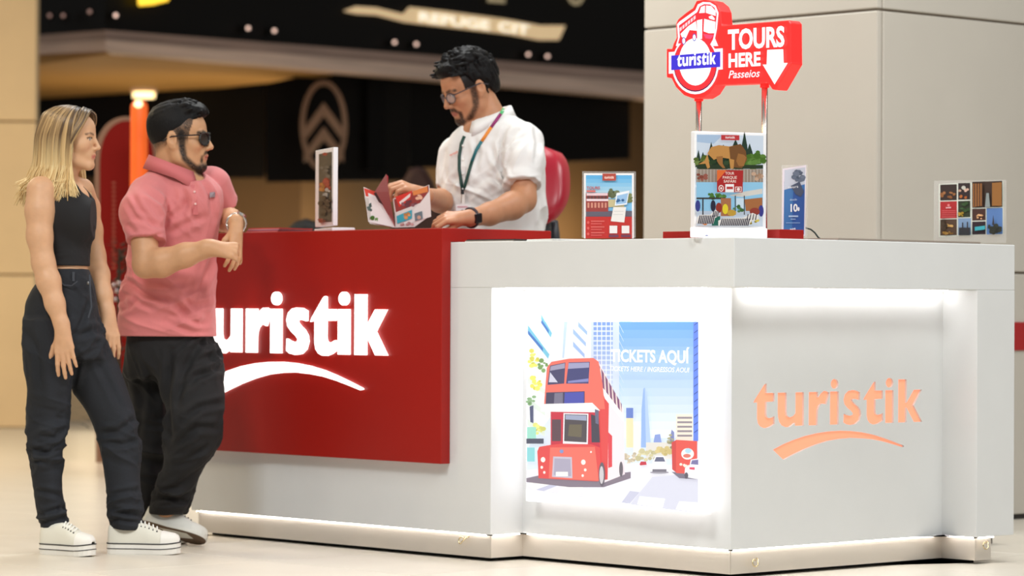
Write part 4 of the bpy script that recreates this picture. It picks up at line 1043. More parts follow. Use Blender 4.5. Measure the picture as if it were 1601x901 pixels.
def folds(V, N, specs):
    """specs: (centre, radius, fold direction, across freq, along freq, amplitude)"""
    D = np.zeros(len(V))
    for c, rad, dr, fa, fl, amp in specs:
        dr = unit(dr); w = 1 - sstep(.35, 1.0, np.linalg.norm((V - nv(c)) / rad, axis=1))
        al = V @ dr; ot = V - al[:, None] * dr
        nz = vnoise(ot * fa + (al * fl)[:, None] * dr + 11.3); nz2 = vnoise(ot * fa * 1.9 + (al * fl * 1.5)[:, None] * dr + 27.1)
        D += 1.5 * w * amp * ((1 - 2.2 * np.abs(2 * nz - 1) ** .7) + .45 * (1 - 2 * np.abs(2 * nz2 - 1)))
    return V + N * D[:, None]
def creases(V, N, lines):
    """pressed folds along drawn lines (photo pixels) on the side that faces the photographer: (points, depth in m, half width in px)"""
    d = V - nv(CAM); k = d @ nv(CF); x = CX + FPX * (d @ nv(CR)) / k; y = CY - FPX * (d @ nv(CU)) / k; D = np.zeros(len(V)); face = sstep(-.1, .25, -N[:, 1])
    for pts, amp, w in lines:
        p = np.array(pts, float); best = np.full(len(V), 99.0); tb = np.zeros(len(V)); L = np.concatenate([[0], np.cumsum(np.linalg.norm(np.diff(p, axis=0), axis=1))])
        for i in range(len(p) - 1):
            v = p[i + 1] - p[i]; t = np.clip(((x - p[i, 0]) * v[0] + (y - p[i, 1]) * v[1]) / (v @ v), 0, 1); q = np.hypot(x - p[i, 0] - t * v[0], y - p[i, 1] - t * v[1])
            m = q < best; best[m] = q[m]; tb[m] = (L[i] + t[m] * (L[i + 1] - L[i])) / L[-1]
        en = np.clip(np.minimum(tb, 1 - tb) * 5 + .25, 0, 1); u = best / w
        D += amp * en * face * (-np.exp(-u ** 2) + .75 * np.exp(-(u - 2.0) ** 2))
    return V + N * D[:, None]
def np_obj(name, V, Q, m, parent=None, cols=None):
    off = np.array(tuple(world_loc(parent))) if parent is not None else np.zeros(3)
    loc = np.zeros(3)
    if parent is None: loc = np.array([(V[:, 0].min() + V[:, 0].max()) / 2, (V[:, 1].min() + V[:, 1].max()) / 2, V[:, 2].min()])
    W = (V - off - loc).astype(f32)
    me = bpy.data.meshes.new(name); me.vertices.add(len(W)); me.vertices.foreach_set('co', W.ravel())
    nq = len(Q); me.loops.add(nq * 4); me.loops.foreach_set('vertex_index', Q.astype(np.int32).ravel())
    me.polygons.add(nq); me.polygons.foreach_set('loop_start', np.arange(0, nq * 4, 4, dtype=np.int32))
    me.polygons.foreach_set('use_smooth', np.ones(nq, bool))
    me.materials.append(m); me.update(calc_edges=True)
    if cols is not None:
        ca = me.color_attributes.new('Col', 'FLOAT_COLOR', 'POINT'); a = np.ones((len(W), 4), f32); a[:, :3] = cols; ca.data.foreach_set('color', a.ravel())
    o = bpy.data.objects.new(name, me); COL.objects.link(o); o.location = tuple(loc); adopt(o, parent); return o
def keep_main(V, Q, minfrac=.02):
    """drop tiny loose crumbs left by the carving"""
    par = np.arange(len(V))
    e = np.concatenate([Q[:, [0, 1]], Q[:, [1, 2]], Q[:, [2, 3]]])
    while True:
        m = np.minimum(par[e[:, 0]], par[e[:, 1]]); old = par.copy()
        np.minimum.at(par, e[:, 0], m); np.minimum.at(par, e[:, 1], m); par = par[par]
        if (par == old).all(): break
    u, inv, c = np.unique(par, return_inverse=True, return_counts=True)
    ok = (c >= minfrac * len(V))[inv]
    if ok.all(): return V, Q
    mp = np.cumsum(ok) - 1; Q = Q[ok[Q[:, 0]]]; return V[ok], mp[Q]
def surf(V, px, py, r=4.0, off=.002):
    """point of a garment's near surface under a photo pixel, lifted by off"""
    d = V - nv(CAM); k = d @ nv(CF); x = CX + FPX * (d @ nv(CR)) / k; y = CY - FPX * (d @ nv(CU)) / k
    m = (np.abs(x - px) < r) & (np.abs(y - py) < r)
    return nv(P(px, py, (np.median(np.sort(k[m])[:max(3, m.sum() // 4)]) if m.any() else 12) - off))
def strands(name, locks, m, parent, n=5, flat=.5):
    vs, fs, cs = [], [], []
    for path, rad, cols in locks:
        t = MB(); t.tube(path, rad, n, True, flat); b = len(vs); vs += t.v; fs += [tuple(i + b for i in f) for f in t.f]
        for c in cols: cs += [c] * n
    off = world_loc(parent); me = bpy.data.meshes.new(name)
    me.from_pydata([tuple(v - off) for v in vs], [], fs); me.materials.append(m)
    ca = me.color_attributes.new('Col', 'FLOAT_COLOR', 'POINT'); a = np.ones((len(vs), 4), f32); a[:, :3] = cs; ca.data.foreach_set('color', a.ravel())
    me.polygons.foreach_set('use_smooth', np.ones(len(me.polygons), bool)); me.update()
    o = bpy.data.objects.new(name, me); COL.objects.link(o); adopt(o, parent); return o

class Head:
    def __init__(s, c, fwd, up, sc):
        s.c = nv(c); s.sc = sc; s.f = unit(fwd); u = np.asarray(up, float); u = unit(u - s.f * (u @ s.f)); s.u = u; s.s = np.cross(s.f, s.u)   # s.s = the person's right
        s.R = np.array([s.s, s.f, s.u])
    def w(s, x, y, z): return s.c + s.sc * (x * s.s + y * s.f + z * s.u)
    def loc(s, V): return ((V - s.c) @ s.R.T) / s.sc
    def ell(s, v, c, r, k=.01, carve=False): v.ell(s.w(*c), [q * s.sc for q in r], s.R, k * s.sc, carve)
    def cone(s, v, a, b, r1, r2, k=.01, carve=False): v.cone(s.w(*a), s.w(*b), r1 * s.sc, r2 * s.sc, k * s.sc, carve)
    def build(s, v, nose=1.0, jaw=1.0, female=False, proj=0.0):
        E, C = s.ell, s.cone
        E(v, (0, -.014, .033), (.076, .098, .082), .02)
        E(v, (0, .040, .040), (.063, .050, .055), .03)
        E(v, (0, .030, -.035), (.058 * jaw, .062, .078), .03)
        for x in (-1, 1):
            C(v, (x * .058 * jaw, -.010, -.030), (x * .050 * jaw, .004, -.066), .018, .017, .02)
            C(v, (x * .050 * jaw, .004, -.066), (x * .014, .072, -.098), .017, .016, .02)
            E(v, (x * .042, .060 if female else .062, -.022), (.020, .020, .018), .035 if female else .02)
        E(v, (0, .076, -.094), (.022, .018, .017), .015)
        C(v, (-.036, .080, .020), (.036, .080, .020), .010 if not female else .007, .010 if not female else .007, .015)
        E(v, (0, .080, -.056), (.030, .016, .022), .015)
        for x in (-1, 1): E(v, (x * .032, .102 + (.004 if female else 0), .004), (.017, .017, .010), .012, True)
        C(v, (0, .089, .016), (0, .110 + proj, -.026), .0072, .0090 * nose, .008)
        E(v, (0, .108 + proj, -.029), (.0108 * nose, .011, .0085), .005)
        for x in (-1, 1):
            E(v, (x * .0115 * nose, .097 + proj * .6, -.033), (.0075, .0095, .0075), .004)
            E(v, (x * .032, .0735, .003), (.0135, .0135, .012), .003)
            C(v, (x * .018, .0845, .010), (x * .046, .0775, .008), .0035, .003, .004)
        C(v, (-.020, .086, -.060), (0, .0945, -.057), .0045, .0062, .004); C(v, (.020, .086, -.060), (0, .0945, -.057), .0045, .0062, .004)
        C(v, (-.018, .086, -.067), (.018, .086, -.067), .006, .006, .004); E(v, (0, .091, -.068), (.012, .0055, .006), .004)
        C(v, (-.022, .0945, -.0625), (.022, .0945, -.0625), .0016, .0016, .002, True)
        for x in (-1, 1):
            E(v, (x * .079, -.012, -.004), (.008, .019, .031), .005)
            E(v, (x * .086, -.008, .000), (.006, .010, .016), .004, True)
            E(v, (x * .076, -.004, -.030), (.006, .010, .010), .006)
    def seg(s, L, pts, sym=True):
        """distance in head units to a polyline (mirrored)"""
        q = L.copy()
        if sym: q[:, 0] = np.abs(q[:, 0])
        best = np.full(len(L), 9.0)
        for a, b in zip(pts[:-1], pts[1:]):
            a, b = np.array(a, float), np.array(b, float); v = b - a; t = np.clip(((q - a) @ v) / (v @ v + 1e-12), 0, 1)
            best = np.minimum(best, np.linalg.norm(q - a - t[:, None] * v, axis=1))
        return best
def mixc(C, m, rgb): return C * (1 - m[:, None]) + np.array(lin(rgb))[None, :] * m[:, None]
def face_paint(H, V, C, lips=(176, 104, 92), brow=(44, 32, 26), eyes=True, browth=.0045):
    L = H.loc(V); near = (np.abs(L[:, 0]) < .11) & (np.abs(L[:, 1]) < .15) & (np.abs(L[:, 2]) < .14)
    C = mixc(C, near * (1 - sstep(.004, .009, H.seg(L, [(0, .097, -.0585), (.018, .088, -.0605)]))) * .75, lips)
    C = mixc(C, near * (1 - sstep(.004, .009, H.seg(L, [(0, .095, -.067), (.016, .089, -.066)]))) * .75, lips)
    C = mixc(C, near * (1 - sstep(browth * .6, browth * 1.5, H.seg(L, [(.013, .092, .0215), (.034, .088, .0255), (.050, .076, .021)]))) * .9, brow)
    if eyes:
        e = H.seg(L, [(.032, .086, .003)] * 2); d = np.sqrt(((np.abs(L[:, 0]) - .032) / 1.6) ** 2 + (L[:, 2] - .003) ** 2); fr = near & (L[:, 1] > .06)
        C = mixc(C, fr * (1 - sstep(.0045, .0065, d)), (206, 196, 186)); C = mixc(C, fr * (1 - sstep(.0038, .0055, np.sqrt((np.abs(L[:, 0]) - .033) ** 2 + (L[:, 2] - .003) ** 2))), (44, 28, 20))
        C = mixc(C, near * (1 - sstep(.0018, .0048, H.seg(L, [(.018, .089, .0075), (.032, .0905, .0095), (.047, .080, .0065)]))) * .9, (40, 28, 24))
    C = mixc(C, near * (1 - sstep(.010, .030, H.seg(L, [(.042, .066, -.028)] * 2))) * .14, (214, 130, 104))
    return C, L, near

def hand(v, w, d, n, side, curl, thumb_dir, thumb2=None, hs=1.0, spread=.12, curls=None):
    """w wrist, d towards the fingers, n out of the back of the hand, side +1/-1 picks the thumb side; returns fingertips"""
    w = nv(w); d = unit(d); n = np.asarray(n, float); n = unit(n - d * (n @ d)); s = np.cross(d, n) * side; tips = []
    offs = (.029, .0095, -.0095, -.0275); base = (.086, .090, .085, .076)
    segs = ((.041, .025, .020), (.045, .028, .021), (.041, .026, .020), (.032, .020, .017)); rr = (.0090, .0092, .0088, .0078)
    v.cone(w - d * .02, w + d * .03 * hs, .025 * hs, .023 * hs, .02)
    for i in range(4):
        kn = w + (d * base[i] + s * offs[i]) * hs
        v.cone(w + (d * .015 + s * offs[i] * .45) * hs, kn - d * .008 * hs, .0155 * hs, .0115 * hs, .014)
        c = curls[i] if curls else curl; a = 0; p = kn
        for j in range(3):
            a += c[j]; dr = unit(d * math.cos(a) - n * math.sin(a) + s * spread * offs[i] / .03)
            q = p + dr * segs[i][j] * hs; r0 = rr[i] * (1.08 - .1 * j) * hs; v.cone(p, q, r0, rr[i] * (.98 - .12 * j) * hs, .0035 if j else .006); p = q
        tips.append(p)
    tb = w + (d * .022 + s * .022 - n * .006) * hs; t1 = unit(d * thumb_dir[0] + s * thumb_dir[1] - n * thumb_dir[2]); p1 = tb + t1 * .046 * hs
    v.cone(w + d * .01, p1, .017 * hs, .0118 * hs, .014)
    t2 = unit(d * thumb2[0] + s * thumb2[1] - n * thumb2[2]) if thumb2 else t1
    p2 = p1 + t2 * .032 * hs; v.cone(p1, p2, .0112 * hs, .0100 * hs, .004); v.cone(p2, p2 + t2 * .022 * hs, .0100 * hs, .0078 * hs, .003)
    return tips

def shoe(parent, heel, d, up, L, name='sneaker', sole_t=.034, wid=1.0, m_up=None, m_sole=None, stripe=True, under=None, height=1.0):
    """canvas sneaker: heel = ground point at the back of the heel"""
    heel = nv(heel); d = unit(d); up = np.asarray(up, float); up = unit(up - d * (up @ d)); s = np.cross(d, up)
    def pt(x, y, z): return Vector(tuple(heel + d * x * L + s * y * wid + up * z))
    m_up = m_up or mat('white_canvas', (226, 222, 208), .8, bump=.2, bscale=500); m_sole = m_sole or mat('white_rubber', (236, 232, 224), .5)
    T = [0, .02, .06, .14, .26, .40, .54, .66, .76, .85, .92, .97, 1.0]; Wd = [.010, .022, .029, .033, .033, .033, .038, .043, .044, .041, .034, .024, .010]
    root = empty(name, Vector(tuple(heel)) - world_loc(parent)); adopt(root, parent)
    def outline(k=1.0, z=0.0, lift=0.0):
        a = [pt(t, w * k, z + lift * max(0, (t - .72) / .28) ** 2) for t, w in zip(T, Wd)]; b = [pt(t, -w * k, z + lift * max(0, (t - .72) / .28) ** 2) for t, w in zip(T, Wd)]
        return a + b[::-1]
    lv = [(.97, 0.0), (1.0, .004), (1.03, sole_t * .5), (1.0, sole_t)]; vs = []; n = 2 * len(T)
    for k, z in lv: vs += outline(k, z, .006)
    fs = [tuple(range(n))[::-1]] + [(r * n + i, r * n + (i + 1) % n, (r + 1) * n + (i + 1) % n, (r + 1) * n + i) for r in range(len(lv) - 1) for i in range(n)] + [tuple((len(lv) - 1) * n + i for i in range(n))]
    MB().add(vs, fs).build('sole', m_sole, root, smooth=False)
    if under: MB().prism(outline(.93, -.0015, .006), Vector(tuple(up * .004))).build('outsole', under, root)
    if stripe:
        for zz, th in ((sole_t * .98, .0022), (sole_t * .52, .0016)):
            MB().tube([p for p in outline(1.022 if zz > sole_t * .8 else 1.045, zz, .006)] + [outline(1.022, zz, .006)[0]], th, 5).build('sole_stripe', mat('black_line', (30, 32, 36), .5), root)
    # upper: sections along the length
    Ht = [.050, .066, .072, .074, .076, .080, .072, .058, .046, .040, .035, .026, .010]; vs = []; m_ = 14
    for t, w, hh in zip(T, Wd, Ht):
        for i in range(m_ + 1):
            a = PI * i / m_; c_, s_ = math.cos(a), math.sin(a)
            vs.append(pt(max(.012, min(.988, t)), w * .97 * math.copysign(abs(c_) ** .7, c_), sole_t - .003 + hh * height * s_ ** .8 + .006 * max(0, (t - .72) / .28) ** 2))
    fs = [(r * (m_ + 1) + i, r * (m_ + 1) + i + 1, (r + 1) * (m_ + 1) + i + 1, (r + 1) * (m_ + 1) + i) for r in range(len(T) - 1) for i in range(m_)]
    MB().add(vs, fs).build('upper', m_up, root, smooth=True)
    tc = MB(); vs = []
    for t, w, hh in list(zip(T, Wd, Ht))[8:]:
        for i in range(m_ + 1):
            a = PI * i / m_; c_, s_ = math.cos(a), math.sin(a)
            vs.append(pt(max(.012, min(.996, t)), w * 1.0 * math.copysign(abs(c_) ** .7, c_), sole_t - .003 + (hh * height + .003) * s_ ** .8 + .006 * max(0, (t - .72) / .28) ** 2))
    fs = [(r * (m_ + 1) + i, r * (m_ + 1) + i + 1, (r + 1) * (m_ + 1) + i + 1, (r + 1) * (m_ + 1) + i) for r in range(len(T) - 9) for i in range(m_)]
    tc.add(vs, fs).build('toe_cap', m_sole, root, smooth=True)
    for i in range(5):
        t = .46 + .055 * i; hh = float(np.interp(t, T, Ht)) * height; w = float(np.interp(t, T, Wd))
        MB().tube([pt(t - .02, -w * .55, sole_t + hh * .86), pt(t, 0, sole_t + hh + .004), pt(t + .02, w * .55, sole_t + hh * .86)], .0028, 6).build('lace', mat('white_lace', (240, 238, 230), .7), root)
        for sy in (-1, 1):
            MB().ball(pt(t - .02 * sy * -1, sy * w * .62, sole_t + hh * .80), .003, 5).build('eyelet', mat('black_line', (30, 32, 36), .5), root)
    return root

M_skin = mat('skin', attr=True, rough=.48, noise=.03, nscale=60, sss=.12, spec=.35)
M_hair = mat('hair', attr=True, rough=.38, spec=.45)
M_brd = mat('short_hair', (12, 10, 11), .6, spec=.22, noise=.35, nscale=220, stretch=(1, 1, .3), bump=.9, bscale=260)
# ------------------------------------------------------------------ the blond woman
D = 11.4; PM = FPX / D
def J(px, py, dd=0.0): return nv(P(px, py, D + dd))
def row(y, xl, xr, rb, dd=0.0):
    p = P((xl + xr) / 2, y, D + dd); return (p.z, p.x, p.y, (xr - xl) / 2 / PM, rb)
H = Head(J(111, 219), (.985, -.17, -.02), (0.02, 0, 1), .94)
b = Vol(J(15, 880, -.36), J(300, 150, .34), .0036)
torso = [row(y, a, c, r, dd) for y, a, c, r, dd in ((284, 84, 120, .050, 0), (292, 68, 130, .062, 0), (305, 55, 139, .076, 0), (322, 46, 137, .084, -.005), (340, 44, 135, .086, -.005), (375, 56, 136, .080, 0), (405, 74, 137, .078, 0), (425, 76, 137, .085, 0), (450, 70, 138, .085, 0), (480, 66, 140, .085, 0))]
b.loft(torso, .02)
nb = J(100, 288, .005)
b.cone(H.w(0, -.022, -.05), nb, .048, .050, .02); b.cone(J(82, 292, -.04), J(120, 290, .06), .035, .03, .03)
b.ell(J(118, 338, -.04), (.04, .045, .04), None, .03); b.ell(J(118, 337, .04), (.038, .04, .04), None, .03)
H.build(b, .80, .88, True, .001)
# arms
b.chain([J(64, 298, -.085), J(62, 330, -.105), J(62, 370, -.12), J(68, 412, -.13), J(76, 440, -.14), J(86, 475, -.155), J(97, 512, -.165)], [.052, .050, .045, .040, .0415, .034, .0255], .02)
hand(b, J(98, 516, -.166), J(104, 580, -.172) - J(98, 516, -.166), (-.15, -1, .05), 1, (.14, .18, .12), (.75, .45, .25), None, .95)
b.chain([J(128, 297, .085), J(138, 325, .155), J(144, 360, .165), J(149, 400, .155), J(155, 430, .12), J(162, 462, .09), J(169, 492, .07)], [.044, .041, .037, .036, .037, .031, .0245], .02)
hand(b, J(169, 494, .068), J(177, 553, .03) - J(169, 494, .068), (.55, -.75, .1), -1, (.22, .30, .22), (.75, .35, .45), None, .93)
# legs inside the jeans and feet inside the shoes
RL = [(500, 34, 128, .088, -.05), (540, 33, 122, .088, -.05), (575, 37, 117, .082, -.05), (611, 43, 111, .076, -.05), (655, 41, 107, .068, -.04), (704, 46, 98, .060, -.04), (762, 52, 97, .055, -.03), (800, 58, 101, .054, -.02), (829, 65, 108, .052, -.02)]
FL = [(500, 66, 156, .088, .05), (540, 88, 172, .088, .05), (575, 103, 187, .085, .045), (611, 113, 200, .080, .04), (642, 134, 210, .076, .03), (687, 153, 217, .068, .02), (749, 164, 219, .060, .01), (790, 169, 221, .057, 0), (827, 173, 222, .054, 0)]
for leg in (RL, FL):
    pts = [J((a + c) / 2, y, dd) for y, a, c, r, dd in leg]; b.chain(pts + [pts[-1] + np.array([.01, 0, -.04])], [max(.028, min((c - a) / 2 / PM, r) - .024) for y, a, c, r, dd in leg] + [.03], .02)
    b.cone(pts[-1] + np.array([.0, 0, -.035]), pts[-1] + np.array([.10, -.03, -.055]), .028, .018, .02)
V_, Q_ = keep_main(*b.mesh()); C_ = np.ones((len(V_), 3)) * np.array(lin((206, 160, 124)))
C_ = C_ * (1 + .06 * (vnoise(V_ * 60)[:, None] - .5)); C_, L_, near = face_paint(H, V_, C_, (190, 106, 96), (110, 80, 60), True, .0042)
woman = np_obj('person', V_, Q_, M_skin, None, C_)
tag(woman, 'blond woman in black crop top and dark jeans standing left with arms hanging', 'person')
# crop top
t = Vol(J(20, 430, -.3), J(165, 262, .3), .0035)
t.loft([(z, x + (.012 if q in (3, 4) else 0), y, ra + (.020 if q in (3, 4) else .010 if q == 5 else .007), rb + (.016 if q in (3, 4) else .010)) for q, (z, x, y, ra, rb) in enumerate(torso[:8])], .01)
t.ell(J(125, 338, -.05), (.055, .062, .056), None, .05); t.ell(J(127, 336, .06), (.048, .066, .062), None, .05); t.ell(J(125, 350, .0), (.050, .09, .07), None, .05)
zh = J(100, 416)[2]; t.half((0, 0, zh), (0, 0, -1), .002)
cxn = J(102, 290); za = J(0, 330)[2]; zt_ = J(0, 276)[2]; axs = unit((-.42, -.9, 0)); axf = unit((.9, -.42, 0))
def armhole(X, Y, Zz):
    tt = np.clip((Zz - za) / (zt_ - za), 0, 1); sdist = (X - cxn[0]) * axs[0] + (Y - cxn[1]) * axs[1]
    return np.where(sdist > 0, .158 - .104 * tt ** .8 - sdist, .262 - .180 * tt + sdist)
t.func(t.lo, t.lo + 9, lambda X, Y, Zz: np.where(Zz > za - .02, armhole(X, Y, Zz), .2), True, .0)
t.ell(H.w(0, .050, -.195), (.036, .08, .042), H.R, .006, True)
t.cone(H.w(0, -.022, -.05), nb + np.array([0, 0, -.02]), .047, .050, 0, True)
V_, Q_ = keep_main(*t.mesh(), .01); N_ = vnormals(V_, Q_)
V_ = folds(V_, N_, [(J(130, 380), .12, (1, 0, -.4), 30, 6, .0018), (J(100, 400), .12, (1, 0, .1), 40, 6, .0015)])
np_obj('crop_top', V_, Q_, mat('black_rib_knit', (20, 18, 20), .85, bump=.3, bscale=300, stretch=(6, 6, .6)), woman)
# jeans
j = Vol(J(18, 850, -.3), J(240, 415, .3), .0042)
j.loft([row(*r) for r in ((421, 77, 139, .094, 0), (430, 70, 142, .098, 0), (445, 56, 147, .108, 0), (470, 42, 151, .116, 0), (505, 34, 157, .12, 0), (535, 40, 166, .11, 0), (560, 60, 165, .09, 0))], .02, 2.2, .006)
j.loft([row(*r) for r in RL], .025, 2.1, .004); j.loft([row(*r) for r in FL], .025, 2.1, .004)
V_, Q_ = keep_main(*j.mesh()); N_ = vnormals(V_, Q_)
V_ = folds(V_, N_, [(J(75, 700, -.05), .16, (1, .2, .25), 24, 5, .007), (J(80, 640, -.05), .12, (1, 0, -.3), 26, 5, .005), (J(85, 810, -.03), .10, (1, 0, -.15), 34, 5, .006), (J(195, 690), .14, (1, 0, -.35), 24, 5, .006), (J(198, 800), .12, (1, 0, .2), 34, 5, .006), (J(140, 540), .16, (1, 0, .55), 26, 5, .005), (J(70, 540, -.05), .2, (.6, 0, -1), 20, 5, .004), (J(110, 460, -.05), .12, (1, 0, -.8), 30, 5, .003)])
V_ = creases(V_, N_, [([(44, 704), (76, 709), (104, 691)], .010, 5), ([(47, 719), (71, 723), (97, 710)], .007, 4), ([(60, 680), (85, 684), (105, 668)], .006, 4), ([(64, 806), (102, 793)], .007, 4), ([(62, 817), (107, 808)], .006, 3.5), ([(55, 767), (100, 776)], .006, 4), ([(156, 679), (187, 674), (216, 652)], .008, 5), ([(160, 692), (190, 696), (214, 690)], .006, 4), ([(170, 776), (219, 766)], .006, 4), ([(174, 797), (219, 806)], .007, 4), ([(172, 812), (220, 818)], .005, 3), ([(116, 527), (147, 516), (178, 528)], .007, 5), ([(122, 556), (112, 606)], .010, 5), ([(140, 470), (128, 505), (112, 530)], .006, 4), ([(45, 520), (60, 560), (62, 610)], .006, 5), ([(150, 560), (175, 610), (190, 640)], .005, 5)])
Cj = np.ones((len(V_), 3)) * np.array(lin((27, 30, 37))); denim_tone = sstep(-.2, .5, N_[:, 0]) * .3 + .25 * vnoise(V_ * np.array([40, 40, 8])) * 1.0  # paler on faces turned right, plus streaky noise
Cj = Cj * (.55 + .9 * denim_tone[:, None])
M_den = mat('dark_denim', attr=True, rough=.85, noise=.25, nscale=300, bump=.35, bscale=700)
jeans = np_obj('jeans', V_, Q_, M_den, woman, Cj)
MB().ball(J(138, 443, -.10), .007, 6).build('button', mat('dull_metal', (120, 118, 116), .35, metal=.8), jeans, smooth=True)
MB().tube([J(92, 437, -.112), J(100, 446, -.115), J(112, 447, -.118), J(121, 440, -.118)], .0022, 5).build('pocket_seam', mat('denim_seam', (60, 64, 72), .8), jeans)
MB().tube([J(140, 430, -.095), J(141, 455, -.112), J(143, 480, -.118), J(138, 497, -.122)], .003, 5).build('fly_seam', mat('denim_seam', (60, 64, 72), .8), jeans)
for lx, ly in ((113, 432), (84, 430)):
    MB().box(J(lx, ly + 8, -.106), (.008, 0, 0), (0, .006, 0), (0, 0, .034)).build('belt_loop', mat('denim_seam', (60, 64, 72), .8), jeans)
# shoes
shoe(woman, ground(66, 866.5), (.86, -.5, 0), (0, 0, 1), .232, sole_t=.040)
shoe(woman, ground(168, 866), (1, -.10, 0), (0, 0, 1), .268, sole_t=.040)
# hair: a cap close to the skull and long locks
hc = Vol(H.c - .21, H.c + .19, .004)
H.ell(hc, (0, -.016, .034), (.081, .104, .087), .01)
H.ell(hc, (0, -.055, -.04), (.076, .066, .10), .03)
hc.func(hc.lo, hc.lo + 9, lambda X, Y, Zz: (lambda l: (.030 + .60 * np.clip(l[2] - .02, -.05, .10)) - l[1])([((X - H.c[0]) * H.R[i][0] + (Y - H.c[1]) * H.R[i][1] + (Zz - H.c[2]) * H.R[i][2]) / H.sc for i in range(3)]), True, .004)
V_, Q_ = keep_main(*hc.mesh()); N_ = vnormals(V_, Q_); Lc = H.loc(V_)
Cc = np.ones((len(V_), 3)) * np.array(lin((92, 70, 50))); Cc = Cc * (.6 + .9 * vnoise(Lc * np.array([20, 120, 5]) + 3)[:, None])
hair = np_obj('hair', V_, Q_, M_hair, woman, Cc)
rg = random.Random(11); locks = []
def lerp3(a, b_, t): return tuple(x + (y - x) * t for x, y in zip(a, b_))
def skull(x, y, lift):
    q = 1 - (x / (.081 + lift)) ** 2 - ((y + .016) / (.104 + lift)) ** 2
    return .034 + (.087 + lift) * math.sqrt(max(0.0, q))
for i in range(820):
    sd = 1 if rg.random() < .66 else -1             # +1 = her right side, towards the camera
    tt = rg.random()                                # 0 front .. 1 back
    jt = lambda a: rg.uniform(-a, a)
    if rg.random() < .35: tt = rg.random() * .62
    lift = .004 + .010 * rg.random()
    yp = .070 - .150 * tt + jt(.008)
    bk = max(0, tt - .22) / .78                      # how far it wraps round the back
    az = (-.42 + 1.22 * min(1, bk / .6) + .75 * max(0, bk - .6) / .4) if bk > 0 else .05 - .9 * (.22 - tt)      # direction on the skull: 0 = straight to the side, pi/2 = straight back
    pts = []
    for q in (0.0, .25, .5, .75, 1.0):              # over the skull down to ear height
        th = q * PI / 2
        x = (.081 + lift) * math.sin(th) * math.cos(az) ** .8 if math.cos(az) > 0 else 0.0
        y = yp + ((-.016 - (.104 + lift) * math.sin(az)) - yp) * (1 - math.cos(th)) * (1.0 if bk > 0 else .75)
        if q < .9: z = skull(x, y, lift)
        else: z = .015
        pts.append((sd * (x + .003) + (jt(.003) if q == 0 else 0), y, max(z, .0)))
    if tt < .22:
        g = tt / .22; o_ = lift
        pts = [(sd * .004 + jt(.003), .078 - .03 * g, .104 + .010 * g + o_), (sd * (.034 + o_), .082 - .03 * g, .096 + .006 * g + o_ * .6), (sd * (.058 + o_), .075 - .03 * g, .070), (sd * (.072 + o_), .056 - .026 * g, .032), (sd * (.079 + o_), .036 - .018 * g, -.006)]
    xs, ys = pts[-1][0], pts[-1][1]
    if tt < .22:                                     # front locks frame the face, over the ear and down to the chest
        yf = .026 - .08 * tt + jt(.010)
        pts += [(sd * .086, yf, -.035), (sd * .084, yf - .004, -.085), (sd * (.080 + jt(.008)), yf + .004, -.145), (sd * (.074 + jt(.014)), yf + .022 + jt(.016), -.20 - .075 * rg.random())]
    else:
        fl = .25 + .75 * bk
        zl = -.165 - .095 * rg.random()
        pts += [(xs * 1.0, ys - .004, -.045), (xs * .98, ys - .012 * fl, -.10), (xs * .98 + jt(.01), ys - (.030 * fl) + jt(.008), -.145), (xs * .98 + sd * .012 + jt(.016), ys - (.070 * fl) + jt(.02), zl)]
    pp_ = []
    for a in range(len(pts) - 1):
        p0, p1, p2, p3 = [np.array(pts[max(0, min(len(pts) - 1, a + q))]) for q in (-1, 0, 1, 2)]
        for u_ in (0, .34, .67):
            pp_.append(.5 * ((2 * p1) + (-p0 + p2) * u_ + (2 * p0 - 5 * p1 + 4 * p2 - p3) * u_ ** 2 + (-p0 + 3 * p1 - 3 * p2 + p3) * u_ ** 3))
    pp_.append(np.array(pts[-1])); n_ = len(pp_); r0 = rg.uniform(.0030, .0062)
    rad = [r0 * (.6 + .6 * min(1, 3 * q / n_)) * (1 - .75 * max(0, (q / (n_ - 1) - .6) / .4)) for q in range(n_)]
    hl = rg.random(); root = lin((36, 30, 30)) if hl < .66 else lin((150, 134, 116)); mid = lerp3(lin((84, 62, 40)), lin((196, 160, 110)), rg.random() ** 1.3); tip = lerp3(lin((206, 168, 112)), lin((246, 222, 168)), rg.random())
    cs = []
    for q in range(n_):
        f = q / (n_ - 1); cs.append(lerp3(root, mid, min(1, f / .26)) if f < .5 else lerp3(mid, tip, min(1, (f - .5) / .35)))
    locks.append(([Vector(tuple(H.w(*p))) for p in pp_], rad, cs))
strands('hair_locks', locks, M_hair, hair, 5, .6)
# ------------------------------------------------------------------ the bearded man in the pink polo
D = 11.8; PM = FPX / D
H = Head(J(281, 219), (.995, -.10, .02), (0, 0, 1), 1.07)
b = Vol(J(165, 880, -.46), J(400, 140, .42), .0038)
torso = [row(*r) for r in ((260, 250, 296, .056, 0), (274, 230, 324, .078, 0), (290, 211, 343, .102, 0), (315, 202, 349, .128, 0), (350, 202, 343, .133, 0), (390, 200, 339, .133, 0), (430, 197, 337, .133, 0), (470, 188, 337, .138, 0), (505, 183, 338, .142, 0), (540, 184, 339, .144, 0))]
b.loft([(z, x, y, ra - (.022 if q < 6 else .036), rb - (.022 if q < 6 else .036)) for q, (z, x, y, ra, rb) in enumerate(torso)], .02, 2.2)
b.cone(H.w(0, -.026, -.045), J(268, 275, 0), .062, .066, .02); H.build(b, 1.05, 1.06)
nE, nW = J(228, 414, -.25), J(330, 388, -.31)
b.chain([J(234, 308, -.10), J(224, 345, -.19), nE], [.052, .054, .047], .02)
b.chain([nE, J(252, 411, -.262), J(290, 399, -.285), nW], [.047, .052, .043, .031], .02)
